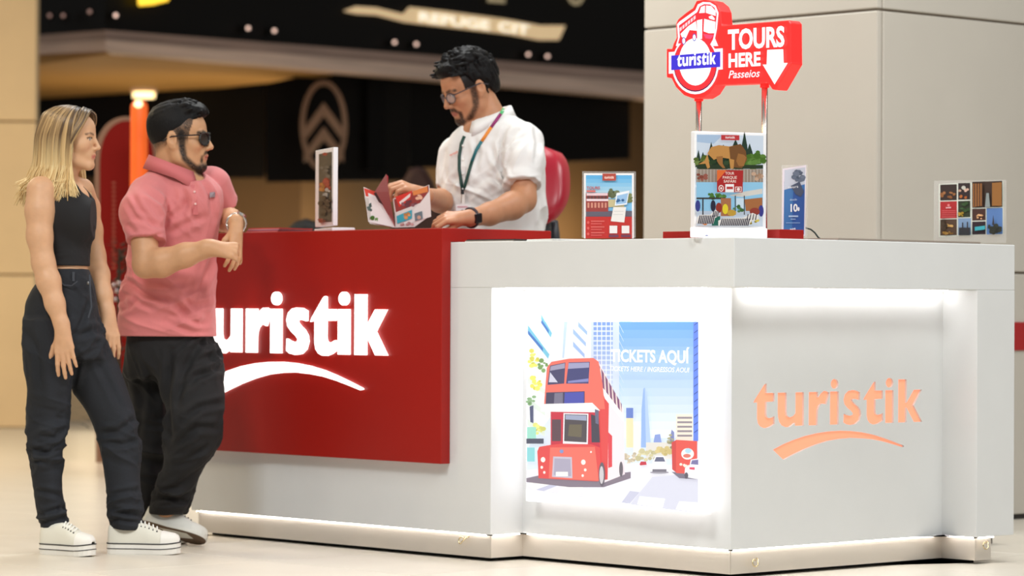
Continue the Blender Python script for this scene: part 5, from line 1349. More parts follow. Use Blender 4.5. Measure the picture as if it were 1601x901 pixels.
hand(b, J(331, 388, -.312), (1, -.02, -.13), (-.05, -.72, .70), -1, (.55, .75, .45), (.8, .35, .5), (.9, -.1, .45), 1.03, .05)
fE, fW = J(350, 342, .13), J(369, 349, -.10)
b.chain([J(332, 295, .13), J(342, 320, .14), fE], [.058, .052, .046], .02); b.chain([fE, J(360, 345, .03), fW], [.047, .044, .031], .02)
hand(b, J(370, 353, -.12), (.10, -.40, -.91), (.72, -.62, .30), 1, (.25, .35, .25), (.8, .3, .5), None, 1.0, .10)
SL = [(560, 194, 278, .100, .10), (600, 197, 274, .10, .10), (650, 203, 270, .092, .11), (700, 206, 266, .084, .12), (750, 206, 256, .075, .13), (800, 206, 250, .068, .14), (836, 206, 249, .062, .14)]
KL = [(545, 236, 338, .10, .0), (600, 250, 350, .104, -.05), (633, 258, 351, .10, -.07), (673, 262, 345, .090, -.08), (713, 258, 328, .080, -.06), (753, 249, 308, .070, -.03), (785, 237, 298, .064, .0), (803, 232, 292, .060, .01)]
for leg in (SL, KL):
    pts = [J((a + c) / 2, y, dd) for y, a, c, r, dd in leg]; b.chain(pts, [max(.032, min((c - a) / 2 / PM, r) - .028) for y, a, c, r, dd in leg], .02)
ank = J(258, 800, .01); b.cone(ank, J(252, 808, .01), .034, .028, .02); b.cone(J(252, 808, .01), J(290, 830, .0), .022, .014, .02)
b.cone(J(228, 836, .14), J(228, 842, .12), .035, .03, .02); b.cone(J(228, 842, .12), J(250, 848, .0), .028, .02, .02)
V_, Q_ = keep_main(*b.mesh()); C_ = np.ones((len(V_), 3)) * np.array(lin((198, 150, 112)))
C_ = C_ * (1 + .07 * (vnoise(V_ * 60)[:, None] - .5)); C_, L_, near = face_paint(H, V_, C_, (176, 100, 92), (28, 22, 20), True, .006)
BK = (26, 20, 18); nz = .75 + .5 * vnoise(V_ * 420)
C_ = mixc(C_, near * np.clip((1 - sstep(.006, .018, H.seg(L_, [(.070, .020, .020), (.067, .022, -.030), (.060, .026, -.066), (.036, .058, -.098), (0, .082, -.108)]))) * nz * .95, 0, 1), BK)
C_ = mixc(C_, near * np.clip((1 - sstep(.016, .032, H.seg(L_, [(0, .084, -.104), (.014, .076, -.104)]))) * nz, 0, 1), BK)
C_ = mixc(C_, near * np.clip((1 - sstep(.003, .009, H.seg(L_, [(0, .098, -.046), (.016, .093, -.048), (.027, .082, -.060), (.024, .080, -.078)]))) * nz * .9, 0, 1), BK)
# cropped sides fading to skin
fz = sstep(-.032, .016, L_[:, 2] + .5 * np.clip(-L_[:, 1] - .02, 0, .08) + .25 * np.clip(-L_[:, 1], 0, .1) * 0) * (L_[:, 1] < .060 - .30 * np.clip(.06 - L_[:, 2], 0, .06)) * (np.abs(L_[:, 0]) < .0765)
C_ = mixc(C_, near * np.clip(fz * (.6 + .4 * vnoise(V_ * 500)) * 1.05, 0, 1), (26, 20, 19))
man = np_obj('person', V_, Q_, M_skin, None, C_)
tag(man, 'bearded man in pink polo and sunglasses leaning at the red counter with clasped hands', 'person')
# hair on top
hv = Vol(H.w(0, 0, .06) - .17, H.w(0, 0, .06) + .17, .0036)
H.ell(hv, (0, -.016, .039), (.0778, .1000, .0865), .01); H.ell(hv, (0, -.018, .075), (.066, .090, .058), .03); H.cone(hv, (-.03, .04, .104), (-.025, .082, .098), .026, .017, .02); H.cone(hv, (.03, .04, .104), (.028, .082, .098), .026, .017, .02); H.cone(hv, (0, -.02, .106), (0, .074, .108), .030, .020, .02)
rg = random.Random(4)
for i in range(130):
    x, y = rg.uniform(-.06, .06), rg.uniform(-.09, .07); z = .046 + .088 * math.sqrt(max(.05, 1 - (x / .08) ** 2 - ((y + .02) / .104) ** 2))
    H.cone(hv, (x * .9, y, z - .004), (x * 1.02 + rg.uniform(-.006, .006), y + .035, z + .006 + rg.uniform(-.002, .006) - .25 * max(0, y - .03)), .0075, .0045, .006)
def local(X, Y, Zz): return [((X - H.c[0]) * H.R[i][0] + (Y - H.c[1]) * H.R[i][1] + (Zz - H.c[2]) * H.R[i][2]) / H.sc for i in range(3)]
def below_hairline(X, Y, Zz):
    l = local(X, Y, Zz); line = np.where(l[1] > 0, .034 + .46 * np.clip(l[1], 0, .12), .034 + .95 * np.clip(l[1], -.12, 0)) + np.where((l[1] > .045), .004, 0); return l[2] - line     # negative below the line -> carved
hv.func(hv.lo, hv.lo + 9, below_hairline, True, .006)
V_, Q_ = keep_main(*hv.mesh()); np_obj('hair', V_, Q_, M_brd, man)
# sunglasses
sg_ = empty('sunglasses', Vector(tuple(H.w(0, .1, 0))) - world_loc(man)); adopt(sg_, man); M_fr = mat('black_frame', (16, 15, 17), .25)
def hw(x, y, z): return Vector(tuple(H.w(x, y, z)))
for x in (-1, 1):
    rim = [hw(x * (.034 + .028 * math.cos(a)), .108 - .020 * (.034 + .028 * math.cos(a)) / .05, .000 + .023 * math.sin(a)) for a in [2 * PI * i / 16 for i in range(16)]]
    MB().prism(rim, Vector(tuple(H.f * -.002))).build('lens', mat('dark_lens', (8, 8, 10), .10, spec=.5), sg_)
    MB().tube(rim + [rim[0]], .0034, 6).build('rim', M_fr, sg_)
    MB().tube([hw(x * .060, .086, .012), hw(x * .076, .076, .012), hw(x * .082, .03, .010), hw(x * .083, -.012, .008), hw(x * .079, -.045, -.008)], .0030, 6).build('temple', M_fr, sg_)
MB().tube([hw(-.060, .086, .018), hw(-.02, .103, .022), hw(.02, .103, .022), hw(.060, .086, .018)], .0036, 6).build('top_bar', M_fr, sg_)
# polo shirt
t = Vol(J(165, 545, -.36), J(380, 240, .36), .0038)
t.loft(torso, .02, 2.25, .004)
t.cone(J(262, 282, -.02), J(232, 304, -.09), .06, .07, .04)
t.half((0, 0, J(200, 525.5)[2]), (0, 0, -1), .003)
sl = Vol(J(165, 430, -.4), J(300, 262, .1), .0038)
sa, sb = J(232, 306, -.10), J(229, 378, -.215)
sl.chain([sa, J(222, 332, -.17), sb, sb + (sb - J(222, 332, -.17))], [.076, .081, .068, .064], .02); sl.half(sb, sb - J(222, 332, -.17) + np.array([-.02, 0, .0]), .002)
fs_a, fs_b = J(330, 292, .10), J(351, 327, .13)
sl2 = Vol(J(300, 360, -.1), J(380, 262, .34), .0038); sl2.chain([fs_a, fs_b, fs_b + (fs_b - fs_a)], [.080, .062, .058], .02); sl2.half(fs_b, fs_b - fs_a, .002)
for v2 in (sl, sl2):       # weld the sleeves into the shirt
    o_ = np.round((v2.lo - t.lo) / t.h).astype(int)
    gx, gy, gz = np.meshgrid(*[np.arange(n) for n in v2.A.shape], indexing='ij')
    pts_ = np.stack([v2.ax[0][gx.ravel()], v2.ax[1][gy.ravel()], v2.ax[2][gz.ravel()]], 1)
    ii = np.round((pts_ - t.lo) / t.h).astype(int); ok = ((ii >= 0) & (ii < np.array(t.A.shape))).all(1); ii = ii[ok]
    a_ = t.A[ii[:, 0], ii[:, 1], ii[:, 2]]; d_ = v2.A.ravel()[ok]; k_ = .010; hh = np.maximum(k_ - np.abs(a_ - d_), 0) / k_
    t.A[ii[:, 0], ii[:, 1], ii[:, 2]] = np.minimum(a_, d_) - hh * hh * k_ * .25
t.cone(H.w(0, -.026, -.045), J(268, 275, 0), .063, .067, 0, True); t.ell(J(298, 276, -.04), (.055, .06, .028), None, .01, True)
t.func(J(185, 530, -.25), J(204, 506, .05), lambda X, Y, Zz: np.abs(X - J(199, 516, -.1)[0]) - .004 * np.clip((J(0, 506)[2] - Zz) / .04, 0, 1) + 0 * Y, True, 0)
V_, Q_ = keep_main(*t.mesh(), .01); N_ = vnormals(V_, Q_)
V_ = folds(V_, N_, [(J(225, 335, -.16), .10, (.7, 0, -1), 20, 4, .006), (J(270, 335, -.12), .15, (.9, 0, -.75), 15, 3, .008), (J(245, 470, -.1), .20, (1, 0, -.35), 15, 3, .009), (J(315, 450, -.08), .16, (.5, 0, 1), 16, 3, .007), (J(203, 440, -.05), .13, (1, 0, -.5), 22, 4, .007), (J(320, 330, -.08), .14, (.2, 0, 1), 18, 3, .005), (J(290, 490, -.1), .14, (.8, 0, .5), 16, 4, .007)])
V_ = creases(V_, N_, [([(226, 297), (256, 318), (264, 337), (257, 356)], .007, 4), ([(207, 303), (218, 327), (240, 350)], .006, 4), ([(199, 317), (213, 340), (250, 356)], .006, 4), ([(197, 350), (212, 364)], .005, 4), ([(265, 345), (283, 327), (294, 310)], .007, 5), ([(262, 366), (293, 350), (320, 338)], .006, 5), ([(312, 276), (330, 307), (333, 342)], .006, 4), ([(285, 290), (292, 320), (284, 345)], .005, 4), ([(195, 439), (227, 460), (272, 471)], .009, 5), ([(198, 453), (222, 476), (240, 482)], .006, 4), ([(273, 470), (293, 497), (318, 508)], .008, 5), ([(287, 470), (305, 480), (332, 472)], .006, 4), ([(310, 457), (323, 427), (334, 400)], .007, 5), ([(183, 488), (203, 480), (215, 468)], .006, 4), ([(258, 503), (300, 520), (328, 519)], .005, 4), ([(236, 440), (262, 446), (300, 440)], .006, 5), ([(203, 372), (228, 374), (255, 365)], .004, 2.5)])
zhem = J(200, 525.5)[2]; V_[:, 2] = np.where(V_[:, 2] < zhem + .004, zhem, V_[:, 2])
SV_ = V_
polo = np_obj('polo_shirt', V_, Q_, mat('pink_pique', (206, 118, 118), .8, noise=.05, nscale=400, bump=.3, bscale=900, sheen=.2), man)
M_pink2 = mat('pink_collar_knit', (198, 106, 108), .8, bump=.3, bscale=600)
# collar: a folded band round the neck with two points
def collar(parent, m, ring, drop, th, name='collar'):
    n = len(ring); vs = []; fs = []
    for (p, out, dn) in ring:
        p, out = np.array(p), np.array(out)
        a = p; b1 = p + out * .010 + np.array([0, 0, .004]); c1 = p + out * (.016 + dn * .35) - np.array([0, 0, dn]); d1 = p + out * (.010 + dn * .35) - np.array([0, 0, dn * .98])
        vs += [Vector(tuple(x)) for x in (a - np.array([0, 0, .03]), a, b1, c1, d1)]
    for i in range(n - 1):
        for k in range(4): fs.append((i * 5 + k, (i + 1) * 5 + k, (i + 1) * 5 + k + 1, i * 5 + k + 1))
    o = MB().add(vs, fs).build(name, m, parent, smooth=True); so = o.modifiers.new('thick', 'SOLIDIFY'); so.thickness = th; so.offset = 0; return o
ring = []
for i in range(25):
    a = -2.55 + 5.1 * i / 24                           # 0 = nape, +-2.55 = the two points at the throat
    fx, fy = -math.cos(a), -math.sin(a)
    fwd = .5 - .5 * math.cos(a)
    c_ = J(268, 244 + 30 * fwd, 0)
    p = c_ + np.array([.074 * fx + .020 * fwd, .086 * fy, 0]); ring.append((p, unit((fx, fy, 0)), 0.046 + .024 * sstep(1.6, 2.5, np.array([abs(a)]))[0]))
collar(polo, M_pink2, ring, .03, .003)
def on_shirt(name, pts, th, m, off=.002):
    return MB().prism([Vector(tuple(surf(SV_, x, y, 5, off))) for x, y in pts], (0, .006, 0)).build(name, m, polo)
on_shirt('placket', [(298, 289), (306, 289), (308, 312), (310, 336), (301, 336), (299, 312)], .01, M_pink2)
for (bx, by) in ((304, 300), (305.5, 319)): MB().ball(surf(SV_, bx, by, 5, .006), .0045, 6, (.0045, .002, .0045)).build('button', mat('pink_button', (232, 190, 186), .3), polo, smooth=True)
on_shirt('chest_patch', [(328, 301), (336, 300), (336, 308), (328, 309)], .004, mat('grey_patch', (140, 124, 130), .7), .004)
# trousers
j = Vol(J(175, 865, -.3), J(375, 495, .4), .0045)
j.loft([row(*r) for r in ((500, 204, 326, .118, 0), (530, 198, 332, .124, 0), (560, 194, 343, .128, .01), (590, 196, 347, .11, .02))], .02, 2.2, .01)
j.loft([row(*r) for r in SL], .03, 2.1, .004); j.loft([row(*r) for r in KL], .03, 2.1, .004)
V_, Q_ = keep_main(*j.mesh()); N_ = vnormals(V_, Q_)
V_ = folds(V_, N_, [(J(310, 560, -.05), .16, (1, 0, .7), 22, 5, .009), (J(300, 680, -.08), .18, (1, 0, .5), 16, 4, .011), (J(270, 775, -.03), .12, (1, 0, .15), 26, 4, .010), (J(230, 700, .05), .2, (1, 0, -.2), 16, 4, .009), (J(240, 580, .0), .18, (.5, 0, -1), 16, 4, .008)])
V_ = creases(V_, N_, [([(311, 536), (289, 580), (276, 633)], .008, 5), ([(343, 576), (307, 589), (284, 611)], .008, 5), ([(350, 629), (311, 638), (284, 660)], .008, 5), ([(343, 669), (307, 669), (280, 691)], .008, 5), ([(311, 736), (276, 762), (240, 776)], .008, 5), ([(293, 786), (262, 777), (236, 785)], .008, 4), ([(267, 548), (262, 633), (266, 690)], .010, 5), ([(322, 700), (290, 722), (268, 730)], .007, 5), ([(210, 560), (222, 620), (215, 690)], .006, 5)])
np_obj('trousers', V_, Q_, mat('black_trousers', (19, 18, 20), .85, noise=.2, nscale=250, bump=.3, bscale=600), man)
# shoes: the crossed foot stands on its toe and shows its brown sole
M_brs = mat('brown_rubber', (104, 84, 66), .7, noise=.15, nscale=80)
M_wl = mat('white_leather', (222, 222, 214), .5)
shoe(man, J(221, 818, .0), J(312, 846, -.03) - J(221, 818, .0), (.28, .50, .82), .255, sole_t=.020, wid=1.12, m_up=M_wl, m_sole=M_wl, stripe=False, under=M_brs, height=.85)
shoe(man, ground(208, 846), (.8, -.6, 0), (0, 0, 1), .27, sole_t=.026, m_up=M_wl, m_sole=M_wl, stripe=False, under=M_brs)
# wrist watch of the far arm
wc, wd = fW + .25 * (J(370, 353, -.12) - fW), unit(J(370, 353, -.12) - fE)
wx = unit(np.cross(wd, (0, 0, 1))); wy = np.cross(wd, wx)
wt = empty('wrist_watch', Vector(tuple(wc)) - world_loc(man)); adopt(wt, man); M_wm = mat('watch_steel', (206, 204, 200), .25, metal=.9)
MB().tube([Vector(tuple(wc + .036 * (wx * math.cos(a) + wy * math.sin(a)))) for a in [2 * PI * i / 18 for i in range(19)]], .006, 8, flat=1.0).build('bracelet', M_wm, wt, smooth=True)
dz = unit(np.array([.55, -.35, .75])); dz = unit(dz - wd * (dz @ wd))
MB().tube([Vector(tuple(wc + dz * .036)), Vector(tuple(wc + dz * .046))], .018, 16).build('case', M_wm, wt)
# ------------------------------------------------------------------ the clerk behind the red counter
D = 12.35; PM = FPX / D
H = Head(J(733, 139), (-.83, -.39, -.40), (-.33, -.16, .93), 1.06)
b = Vol(J(595, 800, -.62), J(880, 60, .36), .0040); b_lo = b.lo.copy()
torso = [row(*r) for r in ((184, 752, 806, .066, 0), (194, 726, 822, .085, 0), (206, 710, 838, .105, 0), (225, 699, 847, .125, 0), (250, 694, 851, .136, 0), (275, 691, 853, .14, 0), (300, 690, 853, .14, 0), (340, 691, 851, .14, 0), (400, 694, 850, .14, 0), (470, 698, 848, .14, 0))]
b.loft([(z, x, y, ra - .012, rb - .012) for z, x, y, ra, rb in torso], .02, 2.2)
b.cone(H.w(0, -.028, -.045), J(772, 196, .01), .060, .064, .02); H.build(b, 1.05, 1.04)
nS, nE, nW = J(816, 222, -.10), J(818, 312, -.22), J(734, 341, -.46)
b.chain([nS, J(820, 265, -.17), nE], [.062, .056, .048], .02); b.chain([nE, J(800, 322, -.28), J(765, 335, -.37), nW], [.050, .052, .042, .031], .02)
hand(b, J(731, 341, -.465), (-1, -.30, .0), (-.1, -.55, .80), -1, (.62, .85, .5), (.9, .1, .5), None, 1.02, .06)
fS, fE, fW = J(716, 240, .08), J(702, 318, .02), J(664, 306, -.36)
b.chain([fS, J(706, 280, .06), fE], [.060, .054, .046], .02); b.chain([fE, J(688, 314, -.12), fW], [.047, .044, .031], .02)
hand(b, J(660, 304, -.37), (-.86, -.35, .38), (.15, -.35, .92), 1, (.75, .95, .6), (.7, .25, .7), (.8, -.2, .6), 1.02, .05)
for x in (742, 800):
    b.chain([J(x, 470, 0), J(x, 600, -.01), J(x, 790, 0)], [.085, .062, .045], .03); b.cone(J(x, 790, 0), J(x - 30, 797, -.08), .04, .03, .02)
V_, Q_ = keep_main(*b.mesh()); C_ = np.ones((len(V_), 3)) * np.array(lin((190, 136, 102)))
C_ = C_ * (1 + .07 * (vnoise(V_ * 60)[:, None] - .5)); C_, L_, near = face_paint(H, V_, C_, (160, 92, 84), (40, 28, 22), True, .0055)
BK = (40, 28, 22); nz = .7 + .6 * vnoise(V_ * 420)
C_ = mixc(C_, near * np.clip((1 - sstep(.006, .019, H.seg(L_, [(.072, .014, .014), (.068, .018, -.030), (.060, .024, -.062), (.040, .052, -.092), (0, .080, -.104)]))) * nz * .85, 0, 1), BK)
C_ = mixc(C_, near * np.clip((1 - sstep(.012, .024, H.seg(L_, [(0, .086, -.098), (.016, .078, -.098)]))) * nz, 0, 1), BK)
C_ = mixc(C_, near * np.clip((1 - sstep(.004, .011, H.seg(L_, [(0, .098, -.046), (.018, .092, -.049), (.029, .080, -.064), (.026, .078, -.082)]))) * nz * .9, 0, 1), BK)
C_ = mixc(C_, near * (L_[:, 2] > .012) * (L_[:, 1] < .045) * (np.abs(L_[:, 0]) < .0765) * 1.0, (24, 18, 17))
clerk = np_obj('person', V_, Q_, M_skin, None, C_)
tag(clerk, 'dark-haired clerk in white shirt and glasses looking down at an open brochure', 'person')
# hair
hv = Vol(H.w(0, 0, .06) - .19, H.w(0, 0, .06) + .19, .0038)
H.ell(hv, (0, -.022, .048), (.086, .106, .094), .01); H.ell(hv, (0, .040, .098), (.062, .060, .036), .02); H.ell(hv, (0, -.085, -.005), (.062, .036, .055), .02)
rg = random.Random(19)
for i in range(170):
    th_ = rg.uniform(-2.2, 2.2); zz_ = rg.uniform(-.03, .07); q_ = math.sqrt(max(.1, 1 - ((zz_ - .048) / .094) ** 2)); x, y = .086 * q_ * math.sin(th_), -.022 - .106 * q_ * math.cos(th_)
    H.cone(hv, (x, y, zz_ + .02), (x * 1.02, y * 1.02 - .004, zz_ - .012), .006, .003, .004)
rg = random.Random(9)
for i in range(190):
    x, y = rg.uniform(-.075, .075), rg.uniform(-.10, .085); q_ = max(.04, 1 - (x / .088) ** 2 - ((y + .02) / .112) ** 2); z = .048 + .094 * math.sqrt(q_)
    H.cone(hv, (x, y, z), (x * 1.05 + rg.uniform(-.016, .016), y + rg.uniform(.005, .04), z + rg.uniform(.0, .020) - .2 * max(0, y - .05)), .009, .004, .006)
def hairline(X, Y, Zz):
    l = local(X, Y, Zz); line = np.where(l[1] > .03, .060 + .25 * np.clip(l[1] - .03, 0, .09), np.where(l[1] > -.035, .012 + .055 * np.clip((l[1] + .0) / .03, 0, 1), -.052)); return l[2] - line
hv.func(hv.lo, hv.lo + 9, hairline, True, .008)
for x in (-1, 1): H.ell(hv, (x * .086, -.012, -.002), (.014, .024, .034), .006, True)
V_, Q_ = keep_main(*hv.mesh()); np_obj('hair', V_, Q_, M_brd, clerk)
# glasses
gl_ = empty('glasses', Vector(tuple(H.w(0, .1, 0))) - world_loc(clerk)); adopt(gl_, clerk); M_gf = mat('grey_frame', (62, 62, 70), .3)
def hw(x, y, z): return Vector(tuple(H.w(x, y, z)))
for x in (-1, 1):
    rim = [hw(x * (.033 + .025 * math.cos(a)), .1045 - .012 * (.033 + .025 * math.cos(a)) / .05, -.002 + .019 * math.sin(a)) for a in [2 * PI * i / 18 for i in range(18)]]
    MB().tube(rim + [rim[0]], .0021, 6).build('rim', M_gf, gl_)
    MB().prism(rim, Vector(tuple(H.f * -.001))).build('lens', mat('clear_lens', (230, 235, 240), .05, alpha=.18), gl_)
    MB().tube([hw(x * .057, .093, .008), hw(x * .076, .080, .010), hw(x * .083, .02, .012), hw(x * .084, -.015, .012), hw(x * .080, -.045, -.004)], .0022, 6).build('temple', M_gf, gl_)
MB().tube([hw(-.009, .102, .002), hw(0, .106, .005), hw(.009, .102, .002)], .0018, 6).build('bridge', M_gf, gl_)
# white shirt
t = Vol(J(675, 500, -.36), J(880, 160, .36), .0040)
t.loft(torso, .02, 2.25, .004); t.ell(J(785, 205, .0), (.10, .11, .05), None, .04)
def weld(t, v2, k_=.018):
    gx, gy, gz = np.meshgrid(*[np.arange(n) for n in v2.A.shape], indexing='ij'); pts_ = np.stack([v2.ax[0][gx.ravel()], v2.ax[1][gy.ravel()], v2.ax[2][gz.ravel()]], 1)
    ii = np.round((pts_ - t.lo) / t.h).astype(int); ok = ((ii >= 0) & (ii < np.array(t.A.shape))).all(1); ii = ii[ok]; a_ = t.A[ii[:, 0], ii[:, 1], ii[:, 2]]; d_ = v2.A.ravel()[ok]; hh = np.maximum(k_ - np.abs(a_ - d_), 0) / k_
    t.A[ii[:, 0], ii[:, 1], ii[:, 2]] = np.minimum(a_, d_) - hh * hh * k_ * .25
sa, sm, sb = J(817, 224, -.09), J(820, 255, -.155), J(817, 291, -.205)
sl = Vol(J(760, 330, -.4), J(880, 190, .12), .0040); sl.chain([sa, sm, sb, sb + (sb - sm)], [.083, .080, .069, .066], .02); sl.half(sb, sb - sm + np.array([.01, 0, 0]), .002); weld(t, sl)
sl = Vol(J(665, 330, -.2), J(760, 190, .3), .0040); a_, b_ = J(716, 242, .07), J(703, 296, .05); sl.chain([a_, b_, b_ + (b_ - a_)], [.075, .064, .06], .02); sl.half(b_, b_ - a_, .002); weld(t, sl)
t.cone(H.w(0, -.028, -.045), J(772, 196, .01), .061, .065, 0, True); t.ell(J(735, 196, -.07), (.035, .05, .03), None, .01, True)
V_, Q_ = keep_main(*t.mesh(), .01); N_ = vnormals(V_, Q_)
V_ = folds(V_, N_, [(J(800, 255, -.15), .14, (.55, 0, 1), 16, 3, .008), (J(765, 285, -.1), .15, (1, 0, .7), 15, 3, .009), (J(730, 320, -.1), .16, (.7, 0, -.4), 18, 3, .007), (J(830, 320, 0), .15, (.2, 0, 1), 16, 3, .008), (J(712, 270, -.08), .12, (.2, 0, 1), 18, 3, .005)])
V_ = creases(V_, N_, [([(792, 199), (784, 223), (782, 255), (791, 287)], .007, 4), ([(768, 228), (773, 248), (787, 272)], .007, 4), ([(773, 265), (777, 282), (792, 298)], .007, 4), ([(763, 275), (781, 288)], .005, 3.5), ([(816, 199), (802, 213), (790, 231)], .006, 4), ([(836, 196), (841, 223), (838, 255)], .007, 4), ([(841, 301), (846, 326), (848, 353)], .006, 4), ([(702, 306), (707, 287), (719, 272)], .006, 4), ([(696, 228), (694, 260), (698, 287)], .005, 4), ([(742, 215), (748, 240), (742, 268)], .005, 4), ([(735, 300), (755, 312), (775, 330)], .006, 4), ([(790, 281), (815, 284), (842, 279)], .004, 2.5)])
SV_ = V_
shirt = np_obj('shirt', V_, Q_, mat('white_cotton', (232, 230, 228), .8, bump=.15, bscale=500), clerk)
M_wc = mat('white_collar', (238, 236, 234), .7)
ring = []
for i in range(25):
    a = -2.6 + 5.2 * i / 24; base = math.atan2(.42, .9)
    fx, fy = math.cos(a), math.sin(a); rx, ry = fx * math.cos(base) - fy * math.sin(base), fx * math.sin(base) + fy * math.cos(base)
    fwd = .5 - .5 * math.cos(a); c_ = J(770 - 4 * fwd, 166 + 30 * fwd, .0)
    p = c_ + np.array([.066 * rx - .03 * fwd, .066 * ry - .015 * fwd, 0]); ring.append((p, unit((rx, ry, 0)), .034 + .024 * sstep(1.7, 2.5, np.array([abs(a)]))[0]))
collar(shirt, M_wc, ring, .03, .003)
MB().prism([Vector(tuple(surf(SV_, x, y, 5, .0015))) for x, y in ((720, 218), (727, 216), (727.5, 260), (727, 300), (727, 356), (720, 356), (720, 300), (720, 260))], (0, .008, 0)).build('placket', M_wc, shirt)
for by in (228, 250, 272, 296): MB().ball(surf(SV_, 723.5, by, 5, .005), .0042, 6, (.0042, .002, .0042)).build('button', mat('white_button', (246, 244, 240), .3), shirt, smooth=True)
pr = Print(Plane(Vector(tuple(surf(SV_, 709, 242, 5, .010))), (-.55, -.83, 0))); pr.text((232, 120, 96), 'turistik', 703, 244.5, 716, 239, 4, .02); pr.build('chest_lettering', mat('paper_print', attr=True, rough=.5), shirt)
# trousers (below the counter)
j = Vol(J(680, 800, -.25), J(870, 440, .25), .008); j.loft([row(*r) for r in ((455, 697, 850, .14, 0), (480, 697, 850, .14, 0), (520, 698, 848, .13, 0))], .02)
for x in (740, 802): j.loft([row(*r) for r in ((500, x - 42, x + 42, .11, 0), (620, x - 34, x + 34, .085, 0), (785, x - 26, x + 26, .065, 0))], .03)
V_, Q_ = j.mesh(); np_obj('trousers', V_, Q_, mat('black_trousers', (30, 27, 29), .85), clerk)
for x in (748, 806):
    hp = J(x, 790, .05); shoe(clerk, (hp[0], hp[1], .1006), (-.85, -.5, 0), (0, 0, 1), .28, name='shoe', sole_t=.02, m_up=mat('black_leather', (20, 18, 18), .4), m_sole=mat('black_rubber', (24, 22, 22), .6), stripe=False)
LD = 0
# lanyard: two coloured straps meeting at a clip, and a badge
ln = empty('lanyard', Vector(tuple(J(723, 300, -.16))) - world_loc(clerk)); adopt(ln, clerk)
def ribbon(name, pts, w, m):
    vs = []; n = len(pts)
    for i, p in enumerate(pts):
        tdir = unit(pts[min(i + 1, n - 1)] - pts[max(i - 1, 0)]); sdir = unit(np.cross(tdir, (0, -1, 0)))
        vs += [Vector(tuple(p - sdir * w)), Vector(tuple(p + sdir * w))]
    o = MB().add(vs, [(2 * i, 2 * i + 1, 2 * i + 3, 2 * i + 2) for i in range(n - 1)]).build(name, m, ln, smooth=True); so = o.modifiers.new('thick', 'SOLIDIFY'); so.thickness = .002; so.offset = 0; return o
R1 = [(788, 170, -.045), (783, 178, -.078), (776, 188, -.104), (768, 199, -.124), (760, 211, -.138), (753, 221, -.146), (745, 234, -.152), (738, 252, -.158), (732, 272, -.162), (727, 290, -.163), (724, 297, -.163)]
cl_ = [((84, 196, 120), 0, 2), ((150, 40, 110), 1, 4), ((236, 140, 40), 3, 6), ((30, 110, 120), 5, 8), ((14, 60, 52), 7, 11)]
for rgb, a, c_ in cl_: ribbon('strap', [surf(SV_, p[0], p[1], 5, .004) if q_ + a > 1 else J(*p) for q_, p in enumerate(R1[a:c_])], .0062, mat('strap_%d_%d' % (rgb[0], rgb[1]), rgb, .5))
ribbon('strap', [surf(SV_, p[0], p[1], 5, .004) for p in ((726, 213, -.118), (721, 225, -.132), (718, 245, -.142), (718, 265, -.150), (721, 285, -.158), (723, 297, -.162))], .0062, mat('strap_14_60', (14, 60, 52), .5))
MB().tube([J(723, 296, -.167), J(723, 304, -.168)], .007, 8).build('clip', mat('clip_dark', (24, 30, 34), .4), ln)
MB().tube([J(722, 304, -.168), J(721, 318, -.168)], .0025, 6).build('clip_link', mat('clip_steel', (206, 206, 204), .3, metal=.7), ln)
bo = J(712, 346, -.172)
MB().prism([J(713, 320, -.170), J(733, 320, -.170), J(733, 352, -.172), J(713, 352, -.172)], (0, .002, 0)).build('badge', mat('badge_plastic', (236, 230, 232), .25), ln)
pr = Print(Plane(Vector(tuple(J(723, 335, -.1725))), (0, -1, 0))); pr.rect((206, 150, 160), 715, 322.5, 731, 324.5); pr.ell((70, 46, 38), 723, 332, 3.4, 4); pr.ell((206, 160, 130), 723, 334, 2.6, 3.2); pr.rect((196, 196, 200), 716, 343, 730, 344.2); pr.build('badge_print', mat('paper_print', attr=True, rough=.5), ln)
# smart watch
wc = nW + (J(765, 335, -.37) - nW) * .08; wd = unit(nW - J(765, 335, -.37)); wx = unit(np.cross(wd, (0, 0, 1))); wy = np.cross(wd, wx)
wt = empty('wrist_watch', Vector(tuple(wc)) - world_loc(clerk)); adopt(wt, clerk); M_wb = mat('dark_plum_strap', (46, 22, 36), .5)
MB().tube([Vector(tuple(wc + .0335 * (wx * math.cos(a) + wy * math.sin(a)))) for a in [2 * PI * i / 18 for i in range(19)]], .0085, 8).build('strap', M_wb, wt, smooth=True)
dz = unit(np.array([-.25, -.85, -.15])); dz = unit(dz - wd * (dz @ wd)); dx = np.cross(wd, dz); o_ = wc + dz * .030 - wd * .019 - dx * .019
MB().box(Vector(tuple(o_)), Vector(tuple(wd * .038)), Vector(tuple(dx * .038)), Vector(tuple(dz * .012))).build('case', mat('black_glass', (22, 12, 18), .15), wt, bevel=.005)

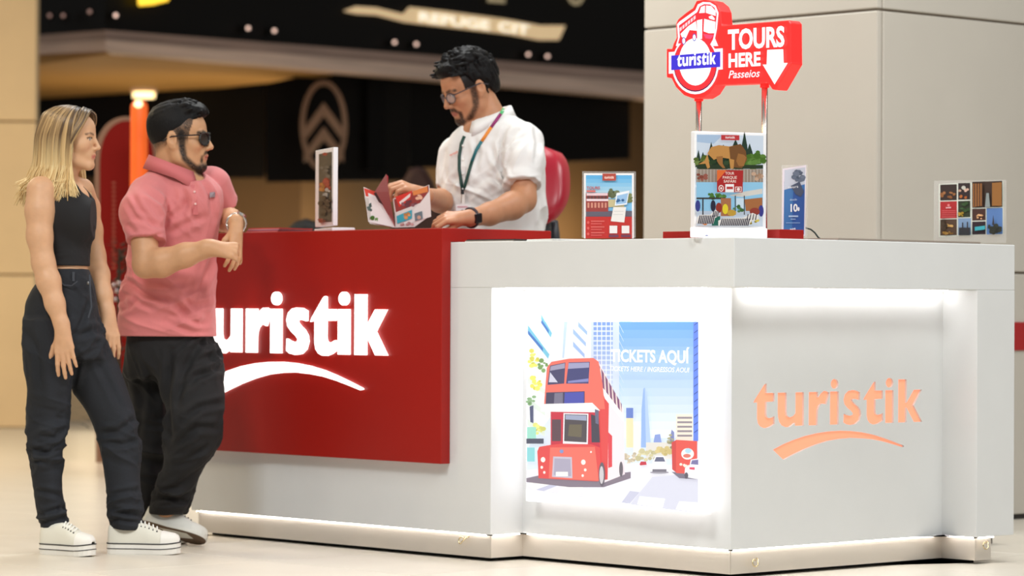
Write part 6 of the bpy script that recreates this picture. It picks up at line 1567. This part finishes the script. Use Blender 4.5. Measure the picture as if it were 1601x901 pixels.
# ------------------------------------------------------------------ the open brochure in his hands
br = empty('open_brochure', P(622, 354, 11.78), 'open colourful folded brochure held upright above the red counter', 'brochure')
BD = 11.82
def leaf(name, pts, shapes, paper=(236, 236, 234)):
    """a paper leaf from four photo corners with depths"""
    o = [P(x, y, BD + d) for x, y, d in pts]; nrm = (o[1] - o[0]).cross(o[3] - o[0]).normalized(); nrm = -nrm if nrm.y > 0 else nrm
    MB().prism(o, nrm * -.0012).build(name, mat('paper_%d' % paper[1], paper, .45), br)
    q = Print(Plane(o[0] + nrm * .0004, nrm)); shapes(q); q.build('printed_page', mat('paper_print', attr=True, rough=.5), br)
def s1(q):
    q.poly((226, 226, 224), [(617, 331), (672, 313), (673, 337), (648, 355), (618, 356)]); q.poly((150, 60, 56), [(616, 312), (670, 290), (671, 312), (619, 332)]); q.poly((214, 54, 44), [(618, 308), (645, 298), (641, 312), (624, 324)])
    q.poly((236, 226, 224), [(624, 316), (642, 302), (641, 308), (626, 320)]); q.poly((226, 140, 76), [(645, 299), (668, 291), (669, 300), (646, 306)]); q.blobs((120, 70, 80), 640, 318, 14, 4, 10, 3, 61); q.blobs((236, 190, 160), 654, 308, 6, 4, 6, 3, 62)
    q.poly((60, 176, 196), [(620, 338), (644, 328), (644, 342), (621, 350)]); q.blobs((206, 150, 90), 636, 338, 5, 5, 8, 2.6, 63); q.poly((110, 130, 140), [(648, 334), (660, 330), (661, 342), (649, 346)]); q.ell((206, 170, 150), 655, 340, 3, 3); q.blobs((196, 150, 150), 636, 351, 10, 3, 8, 2.4, 64)
leaf('page', [(614, 311, 0), (671, 289, -.05), (674, 339, -.05), (620, 356, 0)], s1)
def s2(q):
    q.poly((206, 206, 200), [(570, 308), (600, 318), (616, 356), (578, 350)]); q.poly((214, 70, 54), [(569, 294), (588, 300), (586, 308), (572, 307)]); q.blobs((76, 100, 96), 580, 326, 6, 6, 8, 3, 65); q.blobs((90, 40, 44), 590, 324, 6, 6, 8, 3, 66); q.blobs((84, 130, 56), 590, 342, 10, 4, 12, 3, 67); q.poly((50, 44, 50), [(600, 342), (612, 346), (614, 354), (602, 352)])
leaf('page', [(568.5, 292.5, -.04), (588, 301, -.02), (618, 356, 0), (576, 347, -.03)], s2)
def s3(q):
    q.poly((176, 56, 66), [(598, 300), (604, 273), (607, 276), (606, 305)]); q.poly((60, 40, 40), [(584, 302), (598, 298), (600, 322), (592, 316)]); q.poly((196, 160, 160), [(600, 318), (607, 314), (616, 352), (610, 340)])
leaf('turning_page', [(586, 300, -.05), (604, 272, -.06), (608, 300, -.05), (618, 356, -.005)], s3, (150, 86, 84))
